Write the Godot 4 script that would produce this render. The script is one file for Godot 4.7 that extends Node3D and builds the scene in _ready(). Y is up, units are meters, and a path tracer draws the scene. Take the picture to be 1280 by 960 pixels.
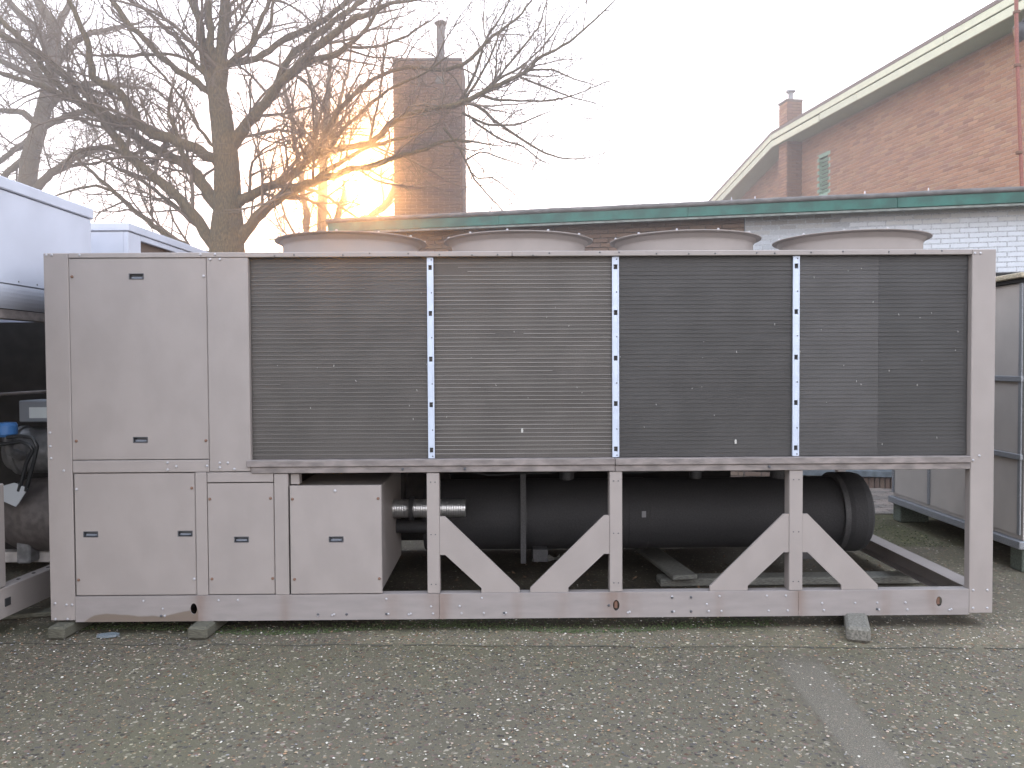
extends Node3D
# A long air-cooled chiller parked in a yard at low winter sun: bare trees, a brick flue stack and a brick hall behind it.

var rng := RandomNumberGenerator.new()
var mats := {}
var counts := {}


# ---------------------------------------------------------------- mesh builder
class Shape:
	var v := PackedVector3Array()
	var n := PackedVector3Array()
	var t := PackedVector2Array()
	var c := PackedColorArray()

	func tri(a: Vector3, b: Vector3, d: Vector3, ua := Vector2.ZERO, ub := Vector2.ZERO, ud := Vector2.ZERO) -> void:
		# a, b, d counter-clockwise seen from outside
		var m := (b - a).cross(d - a).normalized()
		v.push_back(a); v.push_back(d); v.push_back(b)
		n.push_back(m); n.push_back(m); n.push_back(m)
		t.push_back(ua); t.push_back(ud); t.push_back(ub)

	func smooth_tri(a: Vector3, b: Vector3, d: Vector3, na: Vector3, nb: Vector3, nd: Vector3) -> void:
		v.push_back(a); v.push_back(d); v.push_back(b)
		n.push_back(na); n.push_back(nd); n.push_back(nb)
		t.push_back(Vector2.ZERO); t.push_back(Vector2.ZERO); t.push_back(Vector2.ZERO)

	func quad(a: Vector3, b: Vector3, d: Vector3, e: Vector3) -> void:
		tri(a, b, d)
		tri(a, d, e)

	func facing(a: Vector3, b: Vector3, d: Vector3, from: Vector3) -> void:
		if (b - a).cross(d - a).dot((a + b + d) / 3.0 - from) < 0.0:
			tri(a, d, b)
		else:
			tri(a, b, d)

	# a box with chamfered edges, centre and size; optionally turned
	func box(at: Vector3, size: Vector3, bevel := 0.003, turn := Basis.IDENTITY) -> Shape:
		var h := size * 0.5
		var b := minf(bevel, minf(h.x, minf(h.y, h.z)) * 0.45)
		var p := func(s: Vector3, axis: int) -> Vector3:
			var q := h - Vector3(b, b, b)
			q[axis] = h[axis]
			return at + turn * (s * q)
		for axis in 3:
			var u := (axis + 1) % 3
			var w := (axis + 2) % 3
			for sa in [-1.0, 1.0]:
				var k: Array[Vector3] = []
				for q in [[-1.0, -1.0], [1.0, -1.0], [1.0, 1.0], [-1.0, 1.0]]:
					var s := Vector3.ZERO
					s[axis] = sa; s[u] = q[0]; s[w] = q[1]
					k.push_back(p.call(s, axis))
				facing(k[0], k[1], k[2], at)
				facing(k[0], k[2], k[3], at)
				if b <= 0.0:
					continue
				for sb in [-1.0, 1.0]:   # the chamfer between axis and u
					var e: Array[Vector3] = []
					for sw in [-1.0, 1.0]:
						var s := Vector3.ZERO
						s[axis] = sa; s[u] = sb; s[w] = sw
						e.push_back(p.call(s, axis)); e.push_back(p.call(s, u))
					facing(e[0], e[1], e[3], at)
					facing(e[0], e[3], e[2], at)
		if b > 0.0:
			for x in [-1.0, 1.0]:
				for y in [-1.0, 1.0]:
					for z in [-1.0, 1.0]:
						var s := Vector3(x, y, z)
						facing(p.call(s, 0), p.call(s, 1), p.call(s, 2), at)
		return self

	# a box from its low to its high corner
	func span(lo: Vector3, hi: Vector3, bevel := 0.003) -> Shape:
		return box((lo + hi) * 0.5, hi - lo, bevel)

	func tube(pts: PackedVector3Array, radii: PackedFloat32Array, sides: int, caps := true) -> Shape:
		var count := pts.size()
		if count < 2:
			return self
		var d0 := (pts[1] - pts[0]).normalized()
		var side := d0.cross(Vector3.UP if absf(d0.y) < 0.9 else Vector3.RIGHT).normalized()
		var rings: Array[PackedVector3Array] = []
		var norms: Array[PackedVector3Array] = []
		for i in count:
			var d := (pts[mini(i + 1, count - 1)] - pts[maxi(i - 1, 0)]).normalized()
			side = (side - d * side.dot(d)).normalized()
			var up := d.cross(side)
			var ring := PackedVector3Array()
			var nor := PackedVector3Array()
			for k in sides:
				var a := TAU * k / sides
				var m := side * cos(a) + up * sin(a)
				ring.push_back(pts[i] + m * radii[i])
				nor.push_back(m)
			rings.push_back(ring)
			norms.push_back(nor)
		for i in count - 1:
			for k in sides:
				var j := (k + 1) % sides
				smooth_tri(rings[i][k], rings[i][j], rings[i + 1][j], norms[i][k], norms[i][j], norms[i + 1][j])
				smooth_tri(rings[i][k], rings[i + 1][j], rings[i + 1][k], norms[i][k], norms[i + 1][j], norms[i + 1][k])
		if caps:
			for k in sides:
				var j := (k + 1) % sides
				tri(pts[0], rings[0][j], rings[0][k])
				tri(pts[count - 1], rings[count - 1][k], rings[count - 1][j])
		return self

	# profile of (radius, height) points turned round an axis through at
	func lathe(profile: PackedVector2Array, sides: int, at := Vector3.ZERO, turn := Basis.IDENTITY, soft := true) -> Shape:
		for i in profile.size() - 1:
			var a := profile[i]
			var b := profile[i + 1]
			var flat := Vector2(b.y - a.y, a.x - b.x).normalized()
			for k in sides:
				var a0 := TAU * k / sides
				var a1 := TAU * (k + 1) / sides
				var e0 := Vector3(cos(a0), 0, sin(a0))
				var e1 := Vector3(cos(a1), 0, sin(a1))
				var p00 := at + turn * (e0 * a.x + Vector3.UP * a.y)
				var p01 := at + turn * (e1 * a.x + Vector3.UP * a.y)
				var p10 := at + turn * (e0 * b.x + Vector3.UP * b.y)
				var p11 := at + turn * (e1 * b.x + Vector3.UP * b.y)
				var n0 := turn * (e0 * flat.x + Vector3.UP * flat.y)
				var n1 := turn * (e1 * flat.x + Vector3.UP * flat.y)
				if not soft:
					n0 = (n0 + n1).normalized(); n1 = n0
				smooth_tri(p00, p10, p11, n0, n0, n1)
				smooth_tri(p00, p11, p01, n0, n1, n1)
		return self

	# a flat outline in x and y between two depths
	func slab(outline: PackedVector2Array, z0: float, z1: float) -> Shape:
		var poly := outline
		if Geometry2D.is_polygon_clockwise(poly):
			poly.reverse()
		var ids := Geometry2D.triangulate_polygon(poly)
		for i in range(0, ids.size(), 3):
			var a := poly[ids[i]]
			var b := poly[ids[i + 1]]
			var d := poly[ids[i + 2]]
			if (b - a).cross(d - a) < 0.0:
				var e := b
				b = d
				d = e
			tri(Vector3(a.x, a.y, z1), Vector3(b.x, b.y, z1), Vector3(d.x, d.y, z1))
			tri(Vector3(a.x, a.y, z0), Vector3(d.x, d.y, z0), Vector3(b.x, b.y, z0))
		for i in poly.size():
			var a := poly[i]
			var b := poly[(i + 1) % poly.size()]
			quad(Vector3(a.x, a.y, z0), Vector3(b.x, b.y, z0), Vector3(b.x, b.y, z1), Vector3(a.x, a.y, z1))
		return self

	# a plate in x and y with round holes (centre, radii), which must stand apart in x
	func plate(lo: Vector2, hi: Vector2, z0: float, z1: float, holes: Array) -> Shape:
		var x := lo.x
		for h in holes:
			var at: Vector2 = h[0]
			var r: Vector2 = h[1]
			var left := at.x - r.x * 2.0
			var right := at.x + r.x * 2.0
			face(Vector2(x, lo.y), Vector2(left, hi.y), z1)
			var angles: Array[float] = []
			for k in 28:
				angles.push_back(TAU * k / 28.0 + 0.01)
			for q in [Vector2(left, lo.y), Vector2(right, lo.y), Vector2(right, hi.y), Vector2(left, hi.y)]:
				angles.push_back(fposmod((q - at).angle(), TAU))
			angles.sort()
			for k in angles.size():
				var a := angles[k]
				var b := angles[(k + 1) % angles.size()]
				var ia := at + Vector2(cos(a) * r.x, sin(a) * r.y)
				var ib := at + Vector2(cos(b) * r.x, sin(b) * r.y)
				var oa := edge(at, a, Vector2(left, lo.y), Vector2(right, hi.y))
				var ob := edge(at, b, Vector2(left, lo.y), Vector2(right, hi.y))
				flat(ia, oa, ob, z1)
				flat(ia, ob, ib, z1)
				quad(Vector3(ia.x, ia.y, z1), Vector3(ib.x, ib.y, z1), Vector3(ib.x, ib.y, z0), Vector3(ia.x, ia.y, z0))
			x = right
		face(Vector2(x, lo.y), hi, z1)
		return self

	func edge(at: Vector2, a: float, lo: Vector2, hi: Vector2) -> Vector2:
		var d := Vector2(cos(a), sin(a))
		var k := INF
		if d.x > 1e-6: k = minf(k, (hi.x - at.x) / d.x)
		if d.x < -1e-6: k = minf(k, (lo.x - at.x) / d.x)
		if d.y > 1e-6: k = minf(k, (hi.y - at.y) / d.y)
		if d.y < -1e-6: k = minf(k, (lo.y - at.y) / d.y)
		return at + d * k

	func flat(a: Vector2, b: Vector2, d: Vector2, z: float) -> void:
		tri(Vector3(a.x, a.y, z), Vector3(b.x, b.y, z), Vector3(d.x, d.y, z), a, b, d)

	func face(lo: Vector2, hi: Vector2, z: float) -> void:
		if hi.x - lo.x < 1e-5:
			return
		flat(lo, Vector2(hi.x, lo.y), hi, z)
		flat(lo, hi, Vector2(lo.x, hi.y), z)

	func mesh() -> ArrayMesh:
		var a := []
		a.resize(Mesh.ARRAY_MAX)
		a[Mesh.ARRAY_VERTEX] = v
		a[Mesh.ARRAY_NORMAL] = n
		a[Mesh.ARRAY_TEX_UV] = t
		if c.size() == v.size():
			a[Mesh.ARRAY_COLOR] = c
		var m := ArrayMesh.new()
		m.add_surface_from_arrays(Mesh.PRIMITIVE_TRIANGLES, a)
		return m


# ---------------------------------------------------------------- objects
func obj(called: String, s: Variant, m: Material, parent: Node = self) -> MeshInstance3D:
	var o := MeshInstance3D.new()
	o.name = numbered(called, parent)
	o.mesh = s.mesh() if s is Shape else s
	o.material_override = m
	parent.add_child(o, true)
	return o


func numbered(called: String, parent: Node) -> String:
	if not parent.has_node(called):
		return called
	var key := "%d %s" % [parent.get_instance_id(), called]
	var k: int = counts.get(key, 0) + 1
	counts[key] = k
	return "%s_%03d" % [called, k]


func thing(called: String, label: String, category: String, at := Vector3.ZERO, turn := 0.0, group := "") -> Node3D:
	var o := Node3D.new()
	o.name = numbered(called, self)
	add_child(o, true)
	o.position = at
	o.rotation_degrees.y = turn
	tag(o, label, category, group)
	return o


func tag(o: Node, label: String, category: String, group := "") -> Node:
	o.set_meta("label", label)
	o.set_meta("category", category)
	if group:
		o.set_meta("group", group)
	return o


func stuff(o: Node) -> Node:
	o.set_meta("kind", "stuff")
	return o


func structure(o: Node) -> Node:
	o.set_meta("kind", "structure")
	return o


# ---------------------------------------------------------------- materials
func lin(r: float, g: float, b: float) -> Color:
	return Color(r, g, b).linear_to_srgb()


func noise_tex(key: String, size: int, frequency: float, low: float, high: float, normal := 0.0, octaves := 4, kind := FastNoiseLite.TYPE_SIMPLEX_SMOOTH, tint_low := Color.WHITE, tint_high := Color.WHITE) -> Texture2D:
	if mats.has(key):
		return mats[key]
	var f := FastNoiseLite.new()
	f.seed = hash(key) % 1000
	f.noise_type = kind
	f.frequency = frequency
	f.fractal_octaves = octaves
	var t := NoiseTexture2D.new()
	t.width = size
	t.height = size
	t.seamless = true
	t.noise = f
	if normal > 0.0:
		t.as_normal_map = true
		t.bump_strength = normal
	else:
		var r := Gradient.new()
		r.colors = PackedColorArray([Color(tint_low.r * low, tint_low.g * low, tint_low.b * low), Color(tint_high.r * high, tint_high.g * high, tint_high.b * high)])
		r.offsets = PackedFloat32Array([0.25, 0.75])
		t.color_ramp = r
	mats[key] = t
	return t


func mat(color: Color, rough: float, metal := 0.0, tex: Texture2D = null, scale := 1.0, bump: Texture2D = null, depth := 1.0, stretch := Vector3.ONE) -> StandardMaterial3D:
	var m := StandardMaterial3D.new()
	m.albedo_color = color
	m.roughness = rough
	m.metallic = metal
	if tex or bump:
		m.uv1_triplanar = true
		m.uv1_world_triplanar = false
		m.uv1_scale = stretch * scale
	if tex:
		m.albedo_texture = tex
	if bump:
		m.normal_enabled = true
		m.normal_texture = bump
		m.normal_scale = depth
	return m

func _ready() -> void:
	rng.seed = 4711
	# camera
	var cam := Camera3D.new()
	cam.name = "camera"
	add_child(cam)
	cam.position = Vector3(0, 1.69, 0)
	cam.rotation_degrees = Vector3(-1.52, 0, -0.31)
	cam.fov = 51.28
	cam.near = 0.05
	cam.far = 2000.0
	cam.current = true
	# sky, air, exposure
	var env := Environment.new()
	var sky := ProceduralSkyMaterial.new()
	sky.sky_top_color = Color(0.85, 0.91, 1.0)
	sky.sky_horizon_color = Color(1.0, 0.98, 0.985)
	sky.sky_curve = 0.4
	sky.sky_energy_multiplier = 2.0
	sky.ground_bottom_color = Color(0.3, 0.29, 0.27)
	sky.ground_horizon_color = Color(0.8, 0.78, 0.75)
	sky.sun_angle_max = 25.0
	sky.sun_curve = 0.1
	env.background_mode = Environment.BG_SKY
	env.sky = Sky.new()
	env.sky.sky_material = sky
	env.tonemap_mode = Environment.TONE_MAPPER_LINEAR
	env.tonemap_exposure = 0.88
	env.volumetric_fog_enabled = true
	env.volumetric_fog_density = 0.006
	env.volumetric_fog_albedo = Color(1.0, 0.95, 0.9)
	env.volumetric_fog_anisotropy = 0.95
	env.sdfgi_enabled = true
	env.ssao_enabled = true
	env.ssil_enabled = true
	var world := WorldEnvironment.new()
	world.name = "world_environment"
	world.environment = env
	add_child(world)
	# low sun behind the branches, 13 degrees up and a little left of the view
	var sun := DirectionalLight3D.new()
	sun.name = "sun"
	sun.rotation_degrees = Vector3(-12.9, 180.0 + 11.2, 0)
	sun.light_color = Color(1.0, 0.74, 0.46)
	sun.light_energy = 1.4
	sun.light_angular_distance = 0.5
	sun.shadow_enabled = true
	add_child(sun)
	var added_veil_fog := FogVolume.new()  # added fog volume that imitates a lens veil over the background
	added_veil_fog.name = "added_veil_fog"
	added_veil_fog.size = Vector3(60, 22, 26)
	added_veil_fog.position = Vector3(0, 9, -22.2)
	var fm := FogMaterial.new()
	fm.density = 0.026
	fm.albedo = Color(1.0, 0.965, 0.955)
	added_veil_fog.material = fm
	add_child(added_veil_fog)
	tag(stuff(added_veil_fog), "thin fog volume added behind the yard to imitate a lens veil", "added_veil_fog")

	make_materials()
	ground()
	low_building()
	gable_hall()
	brick_stack()
	left_machine()
	right_cabinet()
	trees()
	chiller()
	bits()


func make_materials() -> void:
	var dirt := noise_tex("dirt", 512, 0.012, 0.8, 1.0)
	var fine := noise_tex("fine", 512, 0.09, 0.72, 1.0, 0.0, 5)
	var streak := noise_tex("streak", 512, 0.01, 0.965, 1.0)
	var bump := noise_tex("bump", 512, 0.05, 0, 1, 2.0)
	mats.paint = mat(lin(0.242, 0.213, 0.198), 0.55, 0.0, streak, 1.0, bump, 0.04, Vector3(0.7, 0.5, 0.7))
	mats.paint_dark = mat(lin(0.195, 0.168, 0.157), 0.55, 0.0, dirt, 1.4, bump, 0.08, Vector3(0.6, 1.5, 1.0))
	mats.sheet = mat(lin(0.45, 0.42, 0.40), 0.6, 0.0, dirt, 0.8)
	mats.galvanised = mat(lin(0.43, 0.48, 0.57), 0.45, 0.3, streak, 2.0)
	mats.galv_dull = mat(lin(0.30, 0.31, 0.33), 0.5, 0.4, fine, 2.0)
	mats.steel = mat(lin(0.34, 0.33, 0.34), 0.45, 0.3)
	mats.rust = mat(lin(0.14, 0.075, 0.05), 0.8)
	mats.hole = mat(lin(0.015, 0.015, 0.016), 0.7)
	mats.handle = mat(lin(0.05, 0.052, 0.058), 0.5)
	mats.rubber = mat(lin(0.024, 0.023, 0.025), 0.75, 0.0, fine, 1.5, bump, 0.5)
	mats.rubber_flange = mat(lin(0.05, 0.048, 0.05), 0.6, 0.0, fine, 1.5)
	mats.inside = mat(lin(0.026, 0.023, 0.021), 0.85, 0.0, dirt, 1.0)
	mats.foil = mat(lin(0.62, 0.62, 0.62), 0.32, 0.9, null, 3.0, bump, 1.0)
	mats.wood_grey = mat(lin(0.10, 0.095, 0.07), 0.9, 0.0, fine, 1.0, bump, 0.6, Vector3(0.5, 3.0, 3.0))
	mats.concrete = mat(lin(0.17, 0.16, 0.135), 0.95, 0.0, fine, 1.2, bump, 0.8)
	mats.white_panel = mat(lin(0.44, 0.46, 0.525), 0.4, 0.0, streak, 0.4, bump, 0.03)
	mats.green = mat(lin(0.009, 0.098, 0.075), 0.5, 0.0, dirt, 0.7)
	mats.edge_grey = mat(lin(0.12, 0.113, 0.108), 0.7, 0.0, dirt, 0.8)
	mats.trim_grey = mat(lin(0.21, 0.235, 0.215), 0.7, 0.0, dirt, 0.8)
	mats.white_wash = mat(lin(0.66, 0.68, 0.71), 0.8, 0.0, dirt, 0.5)
	mats.cream = mat(lin(0.62, 0.625, 0.46), 0.55, 0.0, streak, 0.8)
	mats.cream_green = mat(lin(0.27, 0.35, 0.23), 0.7, 0.0, streak, 0.5)
	mats.mortar = mat(lin(0.50, 0.34, 0.26), 0.95, 0.0, fine, 1.0)
	mats.mortar_dark = mat(lin(0.20, 0.165, 0.145), 0.95, 0.0, fine, 1.0)
	mats.mortar_white = mat(lin(0.45, 0.465, 0.49), 0.9, 0.0, fine, 1.0)
	mats.shutter = mat(lin(0.14, 0.26, 0.19), 0.6)
	mats.louvre = mat(lin(0.30, 0.46, 0.36), 0.6)
	mats.red_pipe = mat(lin(0.30, 0.10, 0.075), 0.6, 0.0, fine, 1.0)
	mats.barrel = mat(lin(0.20, 0.20, 0.205), 0.45, 0.3, dirt, 2.0, bump, 0.2)
	mats.barrel_brown = mat(lin(0.115, 0.10, 0.095), 0.6, 0.1, dirt, 2.0, bump, 0.3)
	mats.blue = mat(lin(0.05, 0.17, 0.42), 0.45)
	mats.box_grey = mat(lin(0.19, 0.21, 0.24), 0.5)
	mats.label_white = mat(lin(0.55, 0.6, 0.62), 0.5)
	mats.sheet_silver = mat(lin(0.37, 0.34, 0.315), 0.4, 0.1, streak, 0.5, bump, 0.05)
	mats.lid = mat(lin(0.42, 0.36, 0.26), 0.8, 0.0, fine, 1.0)
	mats.foot = mat(lin(0.11, 0.13, 0.105), 0.7, 0.0, fine, 1.0)
	mats.latch = mat(lin(0.17, 0.19, 0.225), 0.45, 0.2)
	mats.beam = mat(lin(0.19, 0.185, 0.16), 0.9, 0.0, fine, 1.0, bump, 0.6, Vector3(0.5, 3.0, 3.0))
	mats.flue = mat(lin(0.17, 0.15, 0.14), 0.7, 0.0, fine, 3.0)
	mats.brick_white = []
	mats.brick_brown = []
	mats.brick_red = []
	mats.brick_stack = []
	for k in 6:
		var q := rng.randf_range(0.97, 1.0)
		var tint: Vector3 = [Vector3.ONE, Vector3.ONE, Vector3(0.94, 0.93, 0.91), Vector3(0.84, 0.80, 0.74), Vector3(0.74, 0.69, 0.62), Vector3(0.66, 0.60, 0.53)][k] * q
		mats.brick_white.push_back(mat(lin(0.50 * tint.x, 0.525 * tint.y, 0.56 * tint.z), 0.75, 0.0, streak, 1.5))
		mats.brick_brown.push_back(mat(brick_tone("brown", k), 0.9, 0.0, fine, 2.0, bump, 0.4))
		mats.brick_red.push_back(mat(brick_tone("red", k), 0.9, 0.0, fine, 2.0, bump, 0.4))
		mats.brick_stack.push_back(mat(brick_tone("stack", k), 0.9, 0.0, fine, 2.0, bump, 0.4))
	mats.brick_many = mat(Color.WHITE, 0.9, 0.0, fine, 2.0, bump, 0.4)
	for list in [mats.brick_white, mats.brick_brown, mats.brick_red, mats.brick_stack, [mats.brick_many]]:
		for m in list:
			m.uv1_world_triplanar = true
	mats.brick_many.vertex_color_use_as_albedo = true
	mats.bark = mat(lin(0.155, 0.125, 0.072), 0.95, 0.0, noise_tex("bark", 512, 0.03, 0.5, 1.0, 0.0, 5, FastNoiseLite.TYPE_SIMPLEX_SMOOTH, Color(0.95, 1.0, 0.75), Color(1.0, 0.92, 0.85)), 1.2, noise_tex("barkn", 512, 0.05, 0, 1, 8.0, 5), 1.0, Vector3(2.2, 0.5, 2.2))
	mats.twig = mat(lin(0.13, 0.097, 0.07), 0.9)


func brick_tone(kind: String, k: int) -> Color:
	var reds := [Vector3(0.53, 0.28, 0.17), Vector3(0.57, 0.32, 0.20), Vector3(0.46, 0.235, 0.15), Vector3(0.58, 0.36, 0.22), Vector3(0.41, 0.22, 0.165), Vector3(0.54, 0.285, 0.17)]
	var c: Vector3 = reds[k % 6]
	c = c.lerp(Vector3(0.515, 0.285, 0.18), 0.35)
	if kind == "brown":
		c = c * 0.30 + Vector3(0.055, 0.058, 0.055)
	elif kind == "stack":
		c = c * 0.42 + Vector3(0.025, 0.022, 0.02)
	return lin(c.x, c.y, c.z)


# ---------------------------------------------------------------- ground
func ground() -> void:
	var side := 2048
	var span_m := 2.9
	var bytes := PackedByteArray()
	bytes.resize(side * side * 3)
	var high := PackedByteArray()
	high.resize(side * side)
	var f := FastNoiseLite.new()
	f.seed = 3
	f.frequency = 0.02
	f.fractal_octaves = 4
	# the binder: grey-brown, mottled, wrapping at the edges
	var grain := RandomNumberGenerator.new()
	grain.seed = 9
	for y in side:
		for x in side:
			var g := 128.0 + grain.randf_range(-16.0, 16.0)
			var i := y * side + x
			bytes[i * 3] = int(g * 1.0)
			bytes[i * 3 + 1] = int(g * 0.98)
			bytes[i * 3 + 2] = int(g * 0.86)
			high[i] = int(90 + grain.randi_range(-10, 10))
	var tones := [Color8(150, 144, 134), Color8(120, 114, 106), Color8(168, 150, 128), Color8(128, 100, 80), Color8(84, 80, 76), Color8(186, 182, 172), Color8(150, 128, 124), Color8(108, 106, 108), Color8(228, 224, 212), Color8(136, 128, 108)]
	for k in 36000:
		var r := 1.8 + pow(grain.randf(), 3.0) * 7.0
		var c: Color = tones[grain.randi() % (tones.size() if grain.randf() < 0.7 else 8)]
		var sq := grain.randf_range(0.55, 1.0)
		var a := grain.randf() * PI
		var ca := cos(a)
		var sa := sin(a)
		var cx := grain.randi() % side
		var cy := grain.randi() % side
		var q := grain.randf_range(0.82, 1.08)
		var top := 120 + grain.randi() % 110
		var ri := int(r) + 1
		for dy in range(-ri, ri + 1):
			for dx in range(-ri, ri + 1):
				var ex := (dx * ca + dy * sa) / r
				var ey := (dy * ca - dx * sa) / (r * sq)
				var e := ex * ex + ey * ey
				if e < 1.0:
					var i := ((cy + dy) & (side - 1)) * side + ((cx + dx) & (side - 1))
					bytes[i * 3] = mini(255, int(c.r8 * q))
					bytes[i * 3 + 1] = mini(255, int(c.g8 * q))
					bytes[i * 3 + 2] = mini(255, int(c.b8 * q))
					high[i] = int(lerpf(top, 80.0, e * e))
	var img := Image.create_from_data(side, side, false, Image.FORMAT_RGB8, bytes)
	var h := Image.create_from_data(side, side, false, Image.FORMAT_L8, high)
	h.convert(Image.FORMAT_RGBA8)
	h.bump_map_to_normal_map(3.0)
	var m := StandardMaterial3D.new()
	m.albedo_texture = ImageTexture.create_from_image(img)
	m.normal_enabled = true
	m.normal_texture = ImageTexture.create_from_image(h)
	m.normal_scale = 0.8
	m.roughness = 0.9
	m.vertex_color_use_as_albedo = true
	m.uv1_scale = Vector3(1.0 / span_m, 1.0 / span_m, 1)
	mats.ground = m
	var far := Shape.new()
	far.quad(Vector3(-400, -0.012, 40), Vector3(400, -0.012, 40), Vector3(400, -0.012, -600), Vector3(-400, -0.012, -600))
	structure(obj("ground", far, mat(lin(0.17, 0.16, 0.14), 0.95, 0.0, mats.fine, 0.5)))
	# the yard itself, as a fine grid that carries painted shade under the chiller, moss, grime and the two pours of concrete
	var s := Shape.new()
	var step := 0.06
	var nx := int(15.0 / step)
	var nz := int(12.0 / step)
	var wide := FastNoiseLite.new()
	wide.seed = 21
	wide.frequency = 0.35
	wide.fractal_octaves = 4
	var mid := FastNoiseLite.new()
	mid.seed = 22
	mid.frequency = 1.6
	mid.fractal_octaves = 4
	var ids := PackedInt32Array()
	for j in nz + 1:
		for i in nx + 1:
			var x := -7.0 + i * step
			var z := -12.6 + j * step
			var w := wide.get_noise_2d(x, z)
			var q := mid.get_noise_2d(x, z)
			s.v.push_back(Vector3(x, 0.004 * w + 0.002 * q, z))
			s.n.push_back(Vector3(-0.01 * q, 1, 0.01 * w).normalized())
			s.t.push_back(Vector2(x, z))
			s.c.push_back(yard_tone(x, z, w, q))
			if i < nx and j < nz:
				var p := j * (nx + 1) + i
				ids.append_array(PackedInt32Array([p, p + 1, p + nx + 2, p, p + nx + 2, p + nx + 1]))
	var a := []
	a.resize(Mesh.ARRAY_MAX)
	a[Mesh.ARRAY_VERTEX] = s.v
	a[Mesh.ARRAY_NORMAL] = s.n
	a[Mesh.ARRAY_TEX_UV] = s.t
	a[Mesh.ARRAY_COLOR] = s.c
	a[Mesh.ARRAY_INDEX] = ids
	var am := ArrayMesh.new()
	am.add_surface_from_arrays(Mesh.PRIMITIVE_TRIANGLES, a)
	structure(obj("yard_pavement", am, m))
	# the smoother strip of a refilled trench
	var strip := Shape.new()
	var rise := func(x: float, z: float) -> float: return 0.004 * wide.get_noise_2d(x, z) + 0.002 * mid.get_noise_2d(x, z) + 0.0035
	var edge := PackedVector3Array()
	for k in 121:
		var t := k / 120.0
		var z := lerpf(-4.62, -1.9, t)
		var mx := lerpf(1.60, 1.46, t)
		var hw := lerpf(0.17, 0.11, t)
		edge.push_back(Vector3(mx - hw + 0.016 * mid.get_noise_2d(z * 2.0, 1.0) + 0.012 * mid.get_noise_2d(z * 17.0, 1.0), rise.call(mx - hw, z), z))
		edge.push_back(Vector3(mx - hw * 0.6, rise.call(mx - hw * 0.6, z), z))
		edge.push_back(Vector3(mx + hw * 0.6, rise.call(mx + hw * 0.6, z), z))
		edge.push_back(Vector3(mx + hw + 0.016 * mid.get_noise_2d(z * 2.0, 7.0) + 0.012 * mid.get_noise_2d(z * 17.0, 7.0), rise.call(mx + hw, z), z))
	for k in 120:
		for q in 3:   # the worn cement thins out towards its sides and its far end
			strip.quad(edge[4 * k + q + 4], edge[4 * k + q + 5], edge[4 * k + q + 1], edge[4 * k + q])
			var full := 0.62 * smoothstep(0.0, 12.0, k)
			var l := 0.0 if q == 0 else full
			var e := 0.0 if q == 2 else full
			for cover in [l, e, e, l, l, e]:
				strip.c.push_back(Color(1, 1, 1, cover))
	var cement := mat(lin(0.235, 0.205, 0.16), 1.0, 0.0, noise_tex("strip", 512, 0.11, 0.62, 1.0, 0.0, 5), 2.2)
	cement.vertex_color_use_as_albedo = true
	cement.transparency = BaseMaterial3D.TRANSPARENCY_ALPHA
	structure(obj("trench_strip", strip, cement))
	# the open joint between two pours, filled with soil
	var joint := Shape.new()
	var last := Vector3.ZERO
	for k in 141:
		var x := lerpf(-4.6, 4.6, k / 140.0)
		var z := -4.74 + 0.03 * (x + 0.5) + 0.03 * mid.get_noise_2d(x * 1.3, 3.0)
		var p := Vector3(x, rise.call(x, z), z)
		var hw := maxf(0.001, 0.006 + 0.012 * mid.get_noise_2d(x * 3.0, 9.0))
		if k > 0 and hw > 0.0015:
			joint.quad(last + Vector3(0, 0, hw), p + Vector3(0, 0, hw), p - Vector3(0, 0, hw), last - Vector3(0, 0, hw))
		last = p
	structure(obj("soil_joint", joint, mat(lin(0.06, 0.055, 0.04), 1.0)))
	gravel()
	pavers()


func yard_tone(x: float, z: float, w: float, q: float) -> Color:
	var c := Vector3(0.38, 0.345, 0.30) * (1.0 + 0.16 * w + 0.14 * q)
	var green := Vector3(0.62, 0.70, 0.42)
	var g := clampf(0.08 + 0.5 * w + 0.35 * q, 0.0, 0.36)
	if z < -4.74 and z > -5.1:
		g *= 0.4
	var near := exp(-pow((z + 5.08) / 0.13, 2.0)) * clampf(0.75 + 0.9 * q, 0.0, 1.0)
	if x < 1.6:
		g = maxf(g, near)
		green = green.lerp(Vector3(0.27, 0.34, 0.17), near)  # moss tone, darkened further to paint contact shade along the base rail
	if z < -7.2 and z > -9.0 and x > 2.5:
		g = clampf(0.75 + 0.6 * q, 0.0, 1.0)
	c = c.lerp(c * green, g)
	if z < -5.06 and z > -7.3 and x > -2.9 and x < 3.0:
		c = c.lerp(Vector3(0.17, 0.145, 0.115), clampf(0.75 + 1.0 * q, 0.2, 0.95))  # dirt tone, darkened further to paint the shade under the chiller
	if z < -4.72 + 0.03 * x and z > -4.98 and x > -1.0:
		c *= 1.25
	if x > 2.6 and z > -5.6:
		c *= 1.08
	return Color(minf(c.x, 1.0), minf(c.y, 1.0), minf(c.z, 1.0))


func pebble(sides: int, rs: RandomNumberGenerator) -> ArrayMesh:
	var s := Shape.new()
	var rim: Array[Vector3] = []
	for k in sides:
		var a := TAU * k / sides
		var r := rs.randf_range(0.65, 1.0)
		rim.push_back(Vector3(cos(a) * r, rs.randf_range(-0.1, 0.15), sin(a) * r * 0.8))
	var top := Vector3(rs.randf_range(-0.25, 0.25), 0.5, rs.randf_range(-0.2, 0.2))
	for k in sides:
		s.tri(rim[(k + 1) % sides], rim[k], top)
	return s.mesh()


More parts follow.
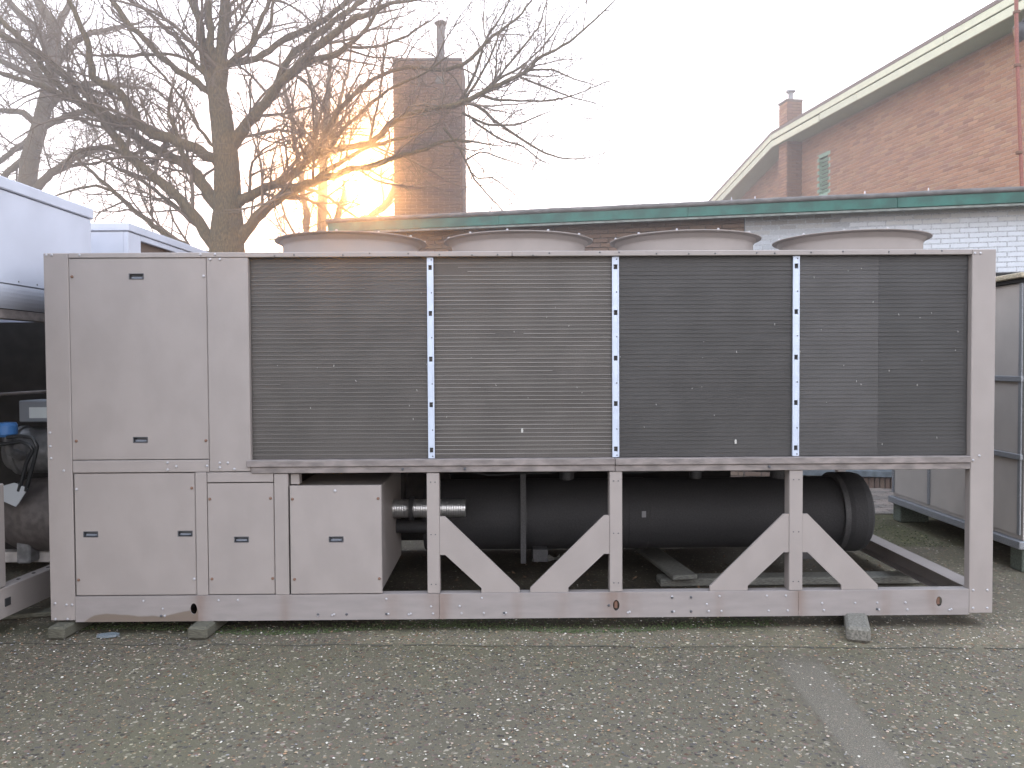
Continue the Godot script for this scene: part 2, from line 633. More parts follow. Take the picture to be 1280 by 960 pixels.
func scatter(called: String, mesh: Mesh, xf: Array[Transform3D], colors: Array[Color], m: Material, parent: Node = self) -> MultiMeshInstance3D:
	var mm := MultiMesh.new()
	mm.transform_format = MultiMesh.TRANSFORM_3D
	mm.use_colors = colors.size() > 0
	mm.mesh = mesh
	mm.instance_count = xf.size()
	for k in xf.size():
		mm.set_instance_transform(k, xf[k])
		if colors.size() > 0:
			mm.set_instance_color(k, colors[k])
	var o := MultiMeshInstance3D.new()
	o.name = numbered(called, parent)
	o.multimesh = mm
	o.material_override = m
	parent.add_child(o, true)
	stuff(o)
	return o


func gravel() -> void:
	var rs := RandomNumberGenerator.new()
	rs.seed = 77
	var m := mat(Color.WHITE, 0.7)
	m.vertex_color_use_as_albedo = true
	var tones := [Vector3(0.52, 0.49, 0.42), Vector3(0.33, 0.30, 0.25), Vector3(0.30, 0.22, 0.14), Vector3(0.24, 0.14, 0.08), Vector3(0.2, 0.195, 0.19), Vector3(0.36, 0.28, 0.22), Vector3(0.07, 0.068, 0.065)]
	for kind in 3:
		var xf: Array[Transform3D] = []
		var cs: Array[Color] = []
		for k in 5200:
			var z := -1.9 - 3.4 * sqrt(rs.randf()) if k % 5 else rs.randf_range(-8.6, -4.6)
			var x := rs.randf_range(-0.75, 0.75) * (absf(z) + 0.4)
			if absf(x - lerpf(1.60, 1.46, (z + 4.62) / 2.7)) < 0.15 and z > -4.6 and rs.randf() < 0.35:
				continue
			var r := 0.0025 + 0.0085 * pow(rs.randf(), 2.6)
			xf.push_back(Transform3D(Basis.from_euler(Vector3(rs.randf_range(-0.3, 0.3), rs.randf() * TAU, rs.randf_range(-0.3, 0.3))).scaled(Vector3(r, r * 0.7, r)), Vector3(x, 0.004, z)))
			var t: Vector3 = tones[rs.randi() % 7] * rs.randf_range(0.75, 1.0)
			cs.push_back(Color(t.x, t.y, t.z))
		tag(scatter("gravel", pebble(5 + kind, rs), xf, cs, m), "loose shell grit and small pebbles strewn over the yard", "gravel")


func pavers() -> void:
	# clay pavers in rows at the foot of the low building
	var bed := structure(obj("paver_bed", Shape.new().span(Vector3(2.2, -0.05, -10.5), Vector3(6.4, 0.008, -8.75), 0.0), mat(lin(0.12, 0.11, 0.09), 1.0)))
	var tones := []
	for k in 4:
		tones.push_back(mat(lin(0.20 + 0.03 * k, 0.175 + 0.022 * k, 0.155 + 0.018 * k), 0.9, 0.0, mats.fine, 1.5))
	var b := Shape.new().box(Vector3.ZERO, Vector3(0.204, 0.02, 0.1), 0.004).mesh()
	var xf: Array[Transform3D] = []
	var cs: Array[Color] = []
	var made := 0
	for j in 16:
		for i in 20:
			var p := Vector3(2.32 + i * 0.21 + (0.105 if j % 2 else 0.0), 0.006 + rng.randf_range(-0.003, 0.003), -8.82 - j * 0.106)
			var turn := Basis.from_euler(Vector3(rng.randf_range(-0.02, 0.02), rng.randf_range(-0.015, 0.015), rng.randf_range(-0.02, 0.02)))
			if p.x > 3.6 and p.x < 5.6 and made < 290:
				var o := obj("paver", b, tones[rng.randi() % 4], bed)
				o.transform = Transform3D(turn, p)
				made += 1
			else:
				xf.push_back(Transform3D(turn, p))
				var q := rng.randf_range(0.17, 0.26)
				cs.push_back(Color(q, q * 0.87, q * 0.76))
	scatter("far_pavers", b, xf, cs, mats.brick_many, bed)


# ---------------------------------------------------------------- brickwork
# lays running-bond bricks on a wall face in the x-y plane of parent; inside(x, y) says where; rank(x, y) puts the best seen first
func bricks(parent: Node, lo: Vector2, hi: Vector2, z: float, tones: Array, inside: Callable, rank: Callable, most: int, raw: Array, turn := Basis.IDENTITY, off := Vector3.ZERO, proud := 0.005, rough := 1.0) -> void:
	var course := 0.0645
	var pitch := 0.22
	var spots := []
	var j := 0
	var y := lo.y
	while y < hi.y - 0.03:
		var x := lo.x - (pitch * 0.5 if j % 2 else 0.0)
		while x < hi.x - 0.02:
			var a := maxf(x, lo.x)
			var b := minf(x + pitch, hi.x)
			if b - a > 0.05 and inside.call((a + b) * 0.5, y + course * 0.5):
				spots.push_back([rank.call((a + b) * 0.5, y), a, b, y])
			x += pitch
		y += course
		j += 1
	spots.sort_custom(func(p, q): return p[0] < q[0])
	var full := Shape.new().box(Vector3.ZERO, Vector3(0.209, 0.0535, 0.024), 0.004).mesh()
	var half := Shape.new().box(Vector3.ZERO, Vector3(0.099, 0.0535, 0.024), 0.004).mesh()
	var xf: Array[Transform3D] = []
	var cs: Array[Color] = []
	for k in spots.size():
		var p = spots[k]
		var w: float = p[2] - p[1]
		var at := Vector3((p[1] + p[2]) * 0.5, p[3] + course * 0.5, z - proud + rng.randf_range(-0.002, 0.002) * rough)
		var b := Basis.from_euler(Vector3(rng.randf_range(-0.02, 0.02), rng.randf_range(-0.008, 0.008), rng.randf_range(-0.004, 0.004)) * rough)
		var tone := rng.randi() % tones.size()
		if tones == mats.brick_white:   # tones run darker and browner towards the upper courses
			tone = clampi(int((at.y - 3.18) * 11.0 + rng.randf_range(-0.5, 0.5)), 0, 5)
		var size := w / 0.22
		var x := Transform3D(turn, off) * Transform3D(b * Basis.from_scale(Vector3(size, 1, 1)), at)
		if k < most:
			var o := obj("brick", full, tones[tone], parent)
			o.transform = x
		else:
			xf.push_back(x)
			var c: Color = (tones[tone] as StandardMaterial3D).albedo_color.srgb_to_linear() * rng.randf_range(0.85, 1.1)
			cs.push_back(Color(c.r, c.g, c.b))
	if xf.size():
		scatter("far_bricks", full, xf, cs, mats.brick_many, parent)


# ---------------------------------------------------------------- low building behind the yard
func low_building() -> void:
	var t := thing("low_building", "long low building with a green roof edge, brown brick left and white painted brick right", "building", Vector3(-2.6, 0, -12.1), -12.24)
	var end := 10.3
	obj("wall", Shape.new().span(Vector3(0.3, 0, -3.9), Vector3(5.88, 3.7, -0.012), 0.0), mats.mortar_dark, t)
	obj("wall_foot", Shape.new().span(Vector3(5.885, 0, -3.9), Vector3(6.6, 1.995, -0.012), 0.0), mats.mortar_dark, t)
	bricks(t, Vector2(5.89, 0.0), Vector2(6.6, 1.98), 0.0, mats.brick_brown, func(_x, _y): return true, func(x, _y): return x, 0, [])
	var w := Shape.new()
	w.span(Vector3(5.885, 2.0, -3.9), Vector3(6.6, 3.7, 0.0165), 0.0)
	w.span(Vector3(6.605, 2.8, -3.9), Vector3(end, 3.7, 0.0165), 0.0)
	obj("white_wall", w, mats.mortar_white, t)
	bricks(t, Vector2(5.89, 2.8), Vector2(end, 3.66), 0.03, mats.brick_white, func(_x, _y): return true, func(x, y): return -x - y, 170, [], Basis.IDENTITY, Vector3.ZERO, 0.0235, 0.12)
	bricks(t, Vector2(0.31, 2.33), Vector2(5.88, 3.66), 0.0, mats.brick_brown, func(_x, _y): return true, func(x, y): return -x * 0.3 - y * 3.0, 125, [])
	bricks(t, Vector2(0.31, 0.0), Vector2(5.88, 2.33), 0.0, mats.brick_brown, func(_x, _y): return true, func(x, _y): return x, 0, [])
	# the recessed doors under the white lintel, their sill and the brick plinth
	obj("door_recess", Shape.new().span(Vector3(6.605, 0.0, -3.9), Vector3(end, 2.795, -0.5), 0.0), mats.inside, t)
	obj("sill", Shape.new().span(Vector3(6.61, 0.165, -0.49), Vector3(end, 0.25, 0.06), 0.006), mat(lin(0.15, 0.175, 0.195), 0.7, 0.0, mats.dirt, 1.0), t)
	obj("plinth", Shape.new().span(Vector3(6.61, 0, -0.45), Vector3(end, 0.16, -0.012), 0.0), mats.mortar_dark, t)
	var soldier := Shape.new().box(Vector3.ZERO, Vector3(0.055, 0.155, 0.03), 0.004).mesh()
	for k in 55:
		var o := obj("plinth_brick", soldier, mats.brick_brown[rng.randi() % 6], t)
		o.position = Vector3(6.65 + k * 0.0655, 0.08, rng.randf_range(-0.003, 0.002))
	# roof slab, soffit and the edge: grey capping, green board, grey trim
	obj("roof", Shape.new().span(Vector3(-0.05, 3.7, -4.1), Vector3(end + 0.2, 3.79, 0.2), 0.0), mats.edge_grey, t)
	var x := -0.06
	var lens := [2.6, 2.6, 2.6, 2.65]
	for l in lens:
		obj("green_board", Shape.new().span(Vector3(x, 3.632, 0.21), Vector3(x + l - 0.003, 3.765, 0.25), 0.004), mats.green, t)
		x += l
	var cap := Shape.new()
	var pts := PackedVector3Array()
	var rad := PackedFloat32Array()
	for k in 30:
		pts.push_back(Vector3(-0.08 + k * (end + 0.5) / 29.0, 3.795 + rng.randf_range(-0.004, 0.004), 0.235))
		rad.push_back(0.038)
	cap.tube(pts, rad, 8)
	obj("roof_capping", cap, mats.edge_grey, t)
	obj("trim", Shape.new().span(Vector3(-0.06, 3.598, 0.19), Vector3(end + 0.2, 3.629, 0.235), 0.003), mats.trim_grey, t)
	obj("soffit", Shape.new().span(Vector3(-0.05, 3.668, 0.035), Vector3(end + 0.2, 3.69, 0.188), 0.0), mats.trim_grey, t)
	for k in 4:
		var o := obj("roof_clip", Shape.new().box(Vector3.ZERO, Vector3(0.012, 0.05, 0.02), 0.002), mats.galvanised, t)
		o.position = Vector3([6.0, 7.35, 8.1, 5.7][k], 3.84, 0.235)


# ---------------------------------------------------------------- tall brick hall on the right
func gable_hall() -> void:
	var t := thing("brick_hall", "tall red brick hall with a cream roof edge rising behind the low building", "building", Vector3(5.6, 0, -21.85), -80.35)
	var top := func(x: float) -> float: return 6.55 if x > 3.95 else 6.55 - (3.95 - x) * 0.25
	var wall := Shape.new()
	wall.slab(PackedVector2Array([Vector2(0, 0), Vector2(4.995, 0), Vector2(4.995, 6.55), Vector2(3.95, 6.55), Vector2(0, 5.56)]), -0.3, -0.001)
	wall.slab(PackedVector2Array([Vector2(5.485, 0), Vector2(11.5, 0), Vector2(11.5, 6.55), Vector2(5.485, 6.55)]), -0.3, -0.001)
	wall.span(Vector3(4.997, 0, -0.3), Vector3(5.483, 5.095, -0.001), 0.0)
	wall.span(Vector3(4.997, 6.005, -0.3), Vector3(5.483, 6.55, -0.001), 0.0)
	wall.slab(PackedVector2Array([Vector2(0, 0), Vector2(11.5, 0), Vector2(11.5, 6.5), Vector2(3.95, 6.5), Vector2(0, 5.5)]), -6.0, -0.302)
	obj("wall", wall, mats.mortar, t)
	var inside := func(x: float, y: float) -> bool:
		if y > top.call(x) - 0.1 or (x > 4.98 and x < 5.5 and y > 5.08 and y < 6.03):
			return false
		return not (x > 4.0 and x < 4.38)
	bricks(t, Vector2(0.0, 3.6), Vector2(11.48, 6.5), 0.0, mats.brick_red, inside, func(x, _y): return -x, 295, [], Basis.IDENTITY, Vector3.ZERO, 0.0095)
	# roof slab, green soffit, and the cream boards in lengths that have slipped a little
	var roof := Shape.new()
	roof.slab(PackedVector2Array([Vector2(-0.4, 5.64), Vector2(3.95, 6.722), Vector2(11.6, 6.722), Vector2(11.6, 6.78), Vector2(3.94, 6.78), Vector2(-0.4, 5.70)]), -6.0, 0.492)
	obj("roof", roof, mat(lin(0.24, 0.19, 0.17), 0.8, 0.0, mats.fine, 1.0), t)
	var soffit := Shape.new()
	soffit.slab(PackedVector2Array([Vector2(-0.3, 5.40), Vector2(3.95, 6.462), Vector2(11.6, 6.462), Vector2(11.6, 6.482), Vector2(3.94, 6.482), Vector2(-0.3, 5.42)]), 0.012, 0.445)
	obj("soffit", soffit, mats.cream_green, t)
	var lower := [[3.95, 5.85, -0.012, 0.01], [5.87, 7.1, 0.006, 0.0], [7.115, 11.6, 0.0, 0.004]]
	for p in lower:
		obj("lower_board", Shape.new().span(Vector3(p[0], 6.452 + p[2], 0.447), Vector3(p[1], 6.582 + p[2], 0.472 + p[3]), 0.003), mats.cream, t)
	for p in [[3.95, 6.9, 0.0], [6.905, 9.4, 0.003], [9.405, 11.6, 0.0]]:
		obj("upper_board", Shape.new().span(Vector3(p[0], 6.602, 0.447), Vector3(p[1], 6.718, 0.486 + p[2]), 0.003), mats.cream, t)
	var s := Shape.new()
	s.slab(PackedVector2Array([Vector2(-0.4, 5.36), Vector2(3.945, 6.445), Vector2(3.945, 6.585), Vector2(-0.4, 5.50)]), 0.447, 0.474)
	obj("sloping_board", s, mats.cream, t)
	s = Shape.new()
	s.slab(PackedVector2Array([Vector2(-0.4, 5.515), Vector2(3.945, 6.6), Vector2(3.945, 6.718), Vector2(-0.4, 5.635)]), 0.447, 0.488)
	obj("sloping_board", s, mats.cream, t)
	# the chimney on the face of the wall, with its short pot
	var ch := obj("chimney", Shape.new().span(Vector3(4.03, 0.0, -0.01), Vector3(4.37, 7.33, 0.338), 0.0), mats.mortar_dark, t)
	var yes := func(_x, _y): return true
	bricks(ch, Vector2(4.03, 3.9), Vector2(4.37, 7.33), 0.352, mats.brick_red, yes, func(_x, y): return -y, 70, [])
	bricks(ch, Vector2(0.0, 3.9), Vector2(0.35, 7.33), 0.012, mats.brick_stack, yes, func(_x, y): return -y, 90, [], Basis(Vector3.UP, PI / 2), Vector3(4.37, 0, 0.345))  # darker brick set paints this near face as shaded
	obj("chimney_cap", Shape.new().span(Vector3(4.01, 7.33, -0.02), Vector3(4.39, 7.375, 0.37), 0.006), mats.mortar_dark, ch)
	obj("chimney_pot", Shape.new().lathe(PackedVector2Array([Vector2(0.055, 7.37), Vector2(0.055, 7.56), Vector2(0.1, 7.575), Vector2(0.1, 7.61), Vector2(0.0, 7.63)]), 14, Vector3(4.2, 0, 0.17)), mats.galv_dull, ch)
	# the louvred window
	var win := obj("window", Shape.new().span(Vector3(5.0, 5.1, -0.1), Vector3(5.48, 6.0, -0.08), 0.0), mats.hole, t)
	var fr := Shape.new()
	fr.span(Vector3(5.0, 5.1, -0.08), Vector3(5.05, 6.0, 0.0), 0.004)
	fr.span(Vector3(5.43, 5.1, -0.08), Vector3(5.48, 6.0, 0.0), 0.004)
	fr.span(Vector3(5.052, 5.92, -0.08), Vector3(5.428, 6.0, 0.0), 0.004)
	fr.span(Vector3(5.052, 5.1, -0.08), Vector3(5.428, 5.17, 0.0), 0.004)
	obj("frame", fr, mats.louvre, win)
	for k in 9:
		obj("slat", Shape.new().box(Vector3(5.24, 5.22 + k * 0.08, -0.04), Vector3(0.372, 0.06, 0.012), 0.002, Basis(Vector3.RIGHT, 0.75)), mats.louvre, win)
	# rusty red conduit that rises from the low roof, and the lamp behind it
	var c := thing("red_conduit", "thin rusty red pipe rising in front of the tall brick wall", "pipe", Vector3(6.5, 3.78, -10.45))
	var pipe := Shape.new()
	pipe.tube(PackedVector3Array([Vector3(0.14, 0.0, 0), Vector3(0.10, 0.8, 0), Vector3(0.045, 2.0, 0), Vector3(0.02, 3.2, 0)]), PackedFloat32Array([0.024, 0.024, 0.024, 0.024]), 8)
	obj("pipe", pipe, mats.red_pipe, c)
	for y in [0.6, 1.72, 2.4]:
		obj("pipe_clip", Shape.new().box(Vector3(0.11 - y * 0.03, y, 0.0), Vector3(0.066, 0.04, 0.06), 0.004), mats.rust, c)
	var l := thing("flood_lamp", "round dark lamp under the eaves beside the red pipe", "lamp", Vector3(6.98, 6.2, -11.05))
	obj("lamp_head", Shape.new().lathe(PackedVector2Array([Vector2(0.0, 0.1), Vector2(0.05, 0.1), Vector2(0.1, 0.02), Vector2(0.13, -0.1), Vector2(0.115, -0.1), Vector2(0.0, -0.02)]), 16, Vector3.ZERO, Basis(Vector3.FORWARD, -0.9)), mats.handle, l)
	obj("bracket", Shape.new().tube(PackedVector3Array([Vector3(0.0, 0.08, 0), Vector3(0.08, 0.2, 0), Vector3(0.25, 0.24, 0)]), PackedFloat32Array([0.02, 0.02, 0.02]), 6), mats.handle, l)


# ---------------------------------------------------------------- square brick flue stack
func brick_stack() -> void:
	var t := thing("flue_stack", "wide square brown brick flue stack behind the low building, steel flue on top", "chimney", Vector3(-2.32, 0, -16.0))
	obj("core", Shape.new().span(Vector3(0.014, 0, -1.3), Vector3(1.336, 7.68, -0.014), 0.0), mats.mortar, t)
	var yes := func(_x, _y): return true
	bricks(t, Vector2(0.0, 4.515), Vector2(1.35, 7.68), 0.0, mats.brick_stack, yes, func(_x, y): return -y, 296, [])
	bricks(t, Vector2(0.0, 4.515), Vector2(1.3, 7.68), 0.0, mats.brick_stack, yes, func(_x, y): return -y, 0, [], Basis(Vector3.UP, PI / 2), Vector3(1.35, 0, 0))
	bricks(t, Vector2(0.0, 4.515), Vector2(1.3, 7.68), 0.0, mats.brick_stack, yes, func(_x, y): return -y, 0, [], Basis(Vector3.UP, -PI / 2), Vector3(0.0, 0, -1.3))
	obj("cap", Shape.new().span(Vector3(-0.015, 7.682, -1.32), Vector3(1.365, 7.73, 0.015), 0.008), mats.mortar_dark, t)
	obj("vent_door", Shape.new().span(Vector3(0.84, 7.22, 0.008), Vector3(1.02, 7.36, 0.02), 0.003), mat(lin(0.16, 0.14, 0.12), 0.8), t)
	var flue := Shape.new()
	flue.lathe(PackedVector2Array([Vector2(0.08, 7.72), Vector2(0.082, 8.35), Vector2(0.088, 8.46), Vector2(0.09, 8.56), Vector2(0.082, 8.6), Vector2(0.09, 8.63), Vector2(0.125, 8.67), Vector2(0.125, 8.69), Vector2(0.0, 8.70)]), 18, Vector3(0.89, 0, -0.65))
	obj("flue_pipe", flue, mats.flue, t)
	var ribs := Shape.new()
	for k in 9:
		ribs.lathe(PackedVector2Array([Vector2(0.081, 7.78 + k * 0.065), Vector2(0.087, 7.79 + k * 0.065), Vector2(0.081, 7.80 + k * 0.065)]), 18, Vector3(0.89, 0, -0.65))
	obj("flue_seams", ribs, mats.flue, t)


# ---------------------------------------------------------------- white machine with open bay on the left
func left_machine() -> void:
	var t := thing("white_machine", "large bluish white machine housing at the left with an open bay of compressors", "machine", Vector3(-3.15, 0, -6.03))
	# local x runs left (negative) and z towards the camera; the side that shows is x = 0
	obj("housing", Shape.new().span(Vector3(-2.4, 2.2, 0), Vector3(0, 2.78, 3.6), 0.006), mats.white_panel, t)
	obj("roof_trim", Shape.new().span(Vector3(-2.42, 2.784, -0.015), Vector3(0.012, 2.86, 3.62), 0.006), mats.white_panel, t)
	var lip := Shape.new()
	var arc: Array[Vector3] = []
	for k in 7:
		var a := k / 6.0
		arc.push_back(Vector3(0.008 - 0.05 * a * a, 2.196 - 0.146 * a, 0))
	for k in 6:
		var far := Vector3(0, 0, 3.6)
		lip.quad(arc[k] + far, arc[k + 1] + far, arc[k + 1], arc[k])
		lip.quad(arc[k], arc[k + 1], arc[k + 1] + far - Vector3(0.01, 0, 0), arc[k] + far - Vector3(0.01, 0, 0))
	var seams := Shape.new()
	for z in [1.22, 2.44]:
		seams.span(Vector3(0.0005, 2.205, z - 0.002), Vector3(0.002, 2.775, z + 0.002), 0.0)
	for k in 18:
		seams.box(Vector3(0.001, 2.225, 0.1 + k * 0.2), Vector3(0.004, 0.009, 0.009), 0.002)
	stuff(obj("seams_and_rivets", seams, mats.edge_grey, t))
	obj("lower_lip", lip, mats.white_panel, t)
	obj("bay_header", Shape.new().span(Vector3(-0.12, 1.985, 0), Vector3(-0.045, 2.045, 3.6), 0.004), mats.paint_dark, t)
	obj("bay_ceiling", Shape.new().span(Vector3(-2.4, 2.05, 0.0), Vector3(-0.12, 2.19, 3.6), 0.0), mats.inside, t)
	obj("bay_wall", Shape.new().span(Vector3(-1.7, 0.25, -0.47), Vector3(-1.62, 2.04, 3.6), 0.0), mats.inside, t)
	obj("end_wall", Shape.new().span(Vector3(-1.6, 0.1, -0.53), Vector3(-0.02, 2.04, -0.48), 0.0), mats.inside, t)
	var pipe := Shape.new()
	pipe.tube(PackedVector3Array([Vector3(-1.2, 1.46, 1.0), Vector3(-0.9, 1.46, 0.5), Vector3(-0.5, 1.485, 0.0), Vector3(-0.4, 1.49, -0.5)]), PackedFloat32Array([0.012, 0.012, 0.012, 0.012]), 8)
	obj("thin_pipe", pipe, mats.paint_dark, t)
	var cb := obj("control_box", Shape.new().span(Vector3(-0.50, 1.27, -0.15), Vector3(-0.16, 1.43, 0.12), 0.008), mats.box_grey, t)
	obj("label", Shape.new().span(Vector3(-0.42, 1.30, 0.121), Vector3(-0.28, 1.38, 0.124), 0.0), mats.label_white, cb)
	# upper screw compressor, lying across the bay
	var flat := Basis(Vector3.FORWARD, PI / 2)
	var upper := obj("compressor", Shape.new().lathe(PackedVector2Array([Vector2(0, -0.16), Vector2(0.09, -0.155), Vector2(0.145, -0.12), Vector2(0.165, -0.06), Vector2(0.185, -0.055), Vector2(0.185, -0.02), Vector2(0.17, -0.015), Vector2(0.175, 0.3), Vector2(0.195, 0.31), Vector2(0.195, 0.36), Vector2(0.175, 0.37), Vector2(0.17, 0.8), Vector2(0, 0.8)]), 28, Vector3(-0.50, 1.05, 0.0), flat), mats.barrel, t)
	var cap := obj("blue_cap", Shape.new().lathe(PackedVector2Array([Vector2(0, 0.055), Vector2(0.06, 0.05), Vector2(0.07, 0.03), Vector2(0.07, -0.03), Vector2(0.05, -0.05), Vector2(0, -0.05)]), 18, Vector3(-0.44, 1.235, 0.36)), mats.blue, t)
	cap.set_meta("label", "bright blue round cap")
	obj("valve_stem", Shape.new().tube(PackedVector3Array([Vector3(-0.44, 1.19, 0.36), Vector3(-0.44, 1.08, 0.34), Vector3(-0.44, 1.03, 0.2)]), PackedFloat32Array([0.03, 0.03, 0.04]), 10), mats.barrel, t)
	var black := mat(lin(0.02, 0.022, 0.024), 0.4)
	for k in 2:
		var o := 0.05 * k
		var hose := Shape.new()
		hose.tube(PackedVector3Array([Vector3(-0.40 - o, 1.185 - o, 0.42), Vector3(-0.30, 1.195 - o * 0.8, 0.42), Vector3(-0.22 - o * 0.5, 1.18 - o, 0.42), Vector3(-0.19 - o * 0.6, 1.12 - o * 0.5, 0.42), Vector3(-0.23 - o, 1.0, 0.40), Vector3(-0.30 - o, 0.80, 0.38)]), PackedFloat32Array([0.014, 0.014, 0.014, 0.014, 0.014, 0.014]), 8)
		obj("hose", hose, black, t)
	var br := Shape.new()
	br.slab(PackedVector2Array([Vector2(-0.52, 0.82), Vector2(-0.38, 0.86), Vector2(-0.28, 0.82), Vector2(-0.35, 0.71), Vector2(-0.37, 0.69), Vector2(-0.50, 0.75)]), 0.38, 0.39)
	obj("bracket", br, mat(lin(0.36, 0.38, 0.40), 0.5), t)
	# the big lower vessel
	obj("vessel", Shape.new().lathe(PackedVector2Array([Vector2(0, -0.3), Vector2(0.12, -0.285), Vector2(0.21, -0.23), Vector2(0.26, -0.13), Vector2(0.275, 0.0), Vector2(0.275, 0.22), Vector2(0.285, 0.225), Vector2(0.285, 0.245), Vector2(0.275, 0.25), Vector2(0.275, 0.9), Vector2(0, 0.9)]), 32, Vector3(-0.40, 0.57, 0.02), flat), mats.barrel_brown, t)
	obj("vessel_foot", Shape.new().span(Vector3(-0.48, 0.24, -0.05), Vector3(-0.38, 0.42, 0.22), 0.01), mats.barrel, t)
	obj("post", Shape.new().span(Vector3(-0.10, 0.3, 1.02), Vector3(-0.045, 0.95, 1.10), 0.006), mats.paint, t)
	obj("inner_rail", Shape.new().span(Vector3(-1.4, 0.22, 0.0), Vector3(-0.12, 0.3, 0.1), 0.006), mats.sheet, t)
	# base channel along the open side
	var rail := Shape.new()
	rail.box(Vector3(-0.006, 0.2, 0.95), Vector3(0.012, 0.19, 3.3), 0.003)
	rail.box(Vector3(-0.05, 0.291, 0.95), Vector3(0.076, 0.008, 3.3), 0.002)
	rail.box(Vector3(-0.05, 0.109, 0.95), Vector3(0.076, 0.008, 3.3), 0.002)
	var r := obj("base_rail", rail, mats.paint, t)
	r.rotation_degrees.y = -3.5
	r.position = Vector3(0.02, 0.0, 0.0)
	var bolts := Shape.new()
	for k in 5:
		bolts.box(Vector3(-0.045, 0.297, 0.55 + k * 0.15), Vector3(0.018, 0.006, 0.018), 0.003)
	bolts.box(Vector3(0.003, 0.2, 1.02), Vector3(0.008, 0.05, 0.05), 0.004)
	stuff(obj("bolts", bolts, mats.hole, r))
	var w := thing("white_housing", "second bluish white housing further back at the left, dark opening in its side", "machine", Vector3(-3.15, 0, -6.57))
	# built round its opening so that the opening is a real hole
	var h := Shape.new()
	h.span(Vector3(-2.4, 0.1, -3.6), Vector3(-0.02, 2.78, 0.0), 0.0)
	obj("core", h, mats.white_panel, w)
	h = Shape.new()
	h.span(Vector3(-0.019, 0.1, -0.22), Vector3(0.02, 2.78, 0.004), 0.004)
	h.span(Vector3(-0.019, 2.735, -3.6), Vector3(0.02, 2.78, -0.222), 0.004)
	h.span(Vector3(-0.019, 0.1, -3.6), Vector3(0.02, 2.2, -0.222), 0.004)
	obj("side_panel", h, mats.white_panel, w)
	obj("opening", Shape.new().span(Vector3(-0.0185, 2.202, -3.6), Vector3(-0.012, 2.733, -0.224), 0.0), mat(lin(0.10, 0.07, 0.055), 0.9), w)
	obj("roof_trim", Shape.new().span(Vector3(-2.42, 2.784, -3.62), Vector3(0.03, 2.85, 0.012), 0.006), mats.white_panel, w)


# ---------------------------------------------------------------- grey sheet-metal cabinet on the right
func right_cabinet() -> void:
	var t := thing("steel_cabinet", "grey sheet steel cabinet on low feet behind the right end of the chiller", "cabinet", Vector3(4.03, 0, -8.46))
	var deep := 2.16
	obj("core", Shape.new().span(Vector3(0.012, 0.26, 0.0), Vector3(2.0, 2.3, deep), 0.0), mats.sheet_silver, t)
	var zs := [0.03, 0.75, 1.45, deep - 0.03]
	var ys := [0.28, 0.92, 1.54, 2.29]
	for i in 3:
		for j in 3:
			obj("side_sheet", Shape.new().span(Vector3(0.002, ys[j] + 0.012, zs[i] + 0.012), Vector3(0.011, ys[j + 1] - 0.012, zs[i + 1] - 0.012), 0.002), mats.sheet_silver, t)
	for j in [1, 2]:
		obj("side_rail", Shape.new().span(Vector3(-0.02, ys[j] - 0.022, 0.0), Vector3(0.0015, ys[j] + 0.022, deep), 0.003), mats.galv_dull, t)
	for i in 4:
		obj("side_post", Shape.new().span(Vector3(-0.012, 0.3, zs[i] - 0.02), Vector3(0.001, 2.3, zs[i] + 0.02), 0.003), mats.galv_dull, t)
	obj("base_rail", Shape.new().span(Vector3(-0.03, 0.19, -0.03), Vector3(2.0, 0.255, deep + 0.02), 0.006), mats.galv_dull, t)
	obj("lid", Shape.new().span(Vector3(-0.06, 2.335, -0.05), Vector3(2.05, 2.375, deep + 0.05), 0.006), mats.lid, t)
	obj("lid_seam", Shape.new().span(Vector3(-0.02, 2.305, -0.02), Vector3(2.0, 2.333, deep + 0.02), 0.0), mats.hole, t)
	for p in [[0.02, -0.02], [0.02, 1.98], [1.7, -0.02], [1.7, 1.98]]:
		obj("foot", Shape.new().span(Vector3(p[0], 0.0, p[1]), Vector3(p[0] + 0.3, 0.187, p[1] + 0.16), 0.008), mats.foot, t)


# ---------------------------------------------------------------- trees
func curve(flat: Array) -> Array:
	var c := Curve3D.new()
	var n := flat.size() / 4
	var p := PackedVector3Array()
	var r := PackedFloat32Array()
	for k in n:
		p.push_back(Vector3(flat[4 * k], flat[4 * k + 1], flat[4 * k + 2]))
		r.push_back(flat[4 * k + 3])
	var pts := PackedVector3Array()
	var radii := PackedFloat32Array()
	for k in n - 1:
		var a := p[maxi(k - 1, 0)]
		var d := p[mini(k + 2, n - 1)]
		var steps := clampi(int(p[k].distance_to(p[k + 1]) / 0.12), 2, 6)
		for s in steps:
			var u := float(s) / steps
			pts.push_back(p[k].cubic_interpolate(p[k + 1], a, d, u))
			radii.push_back(lerpf(r[k], r[k + 1], u))
	pts.push_back(p[n - 1])
	radii.push_back(r[n - 1])
	return [pts, radii]


var twigs: Shape
var density := 1.0
var twig_most := 3

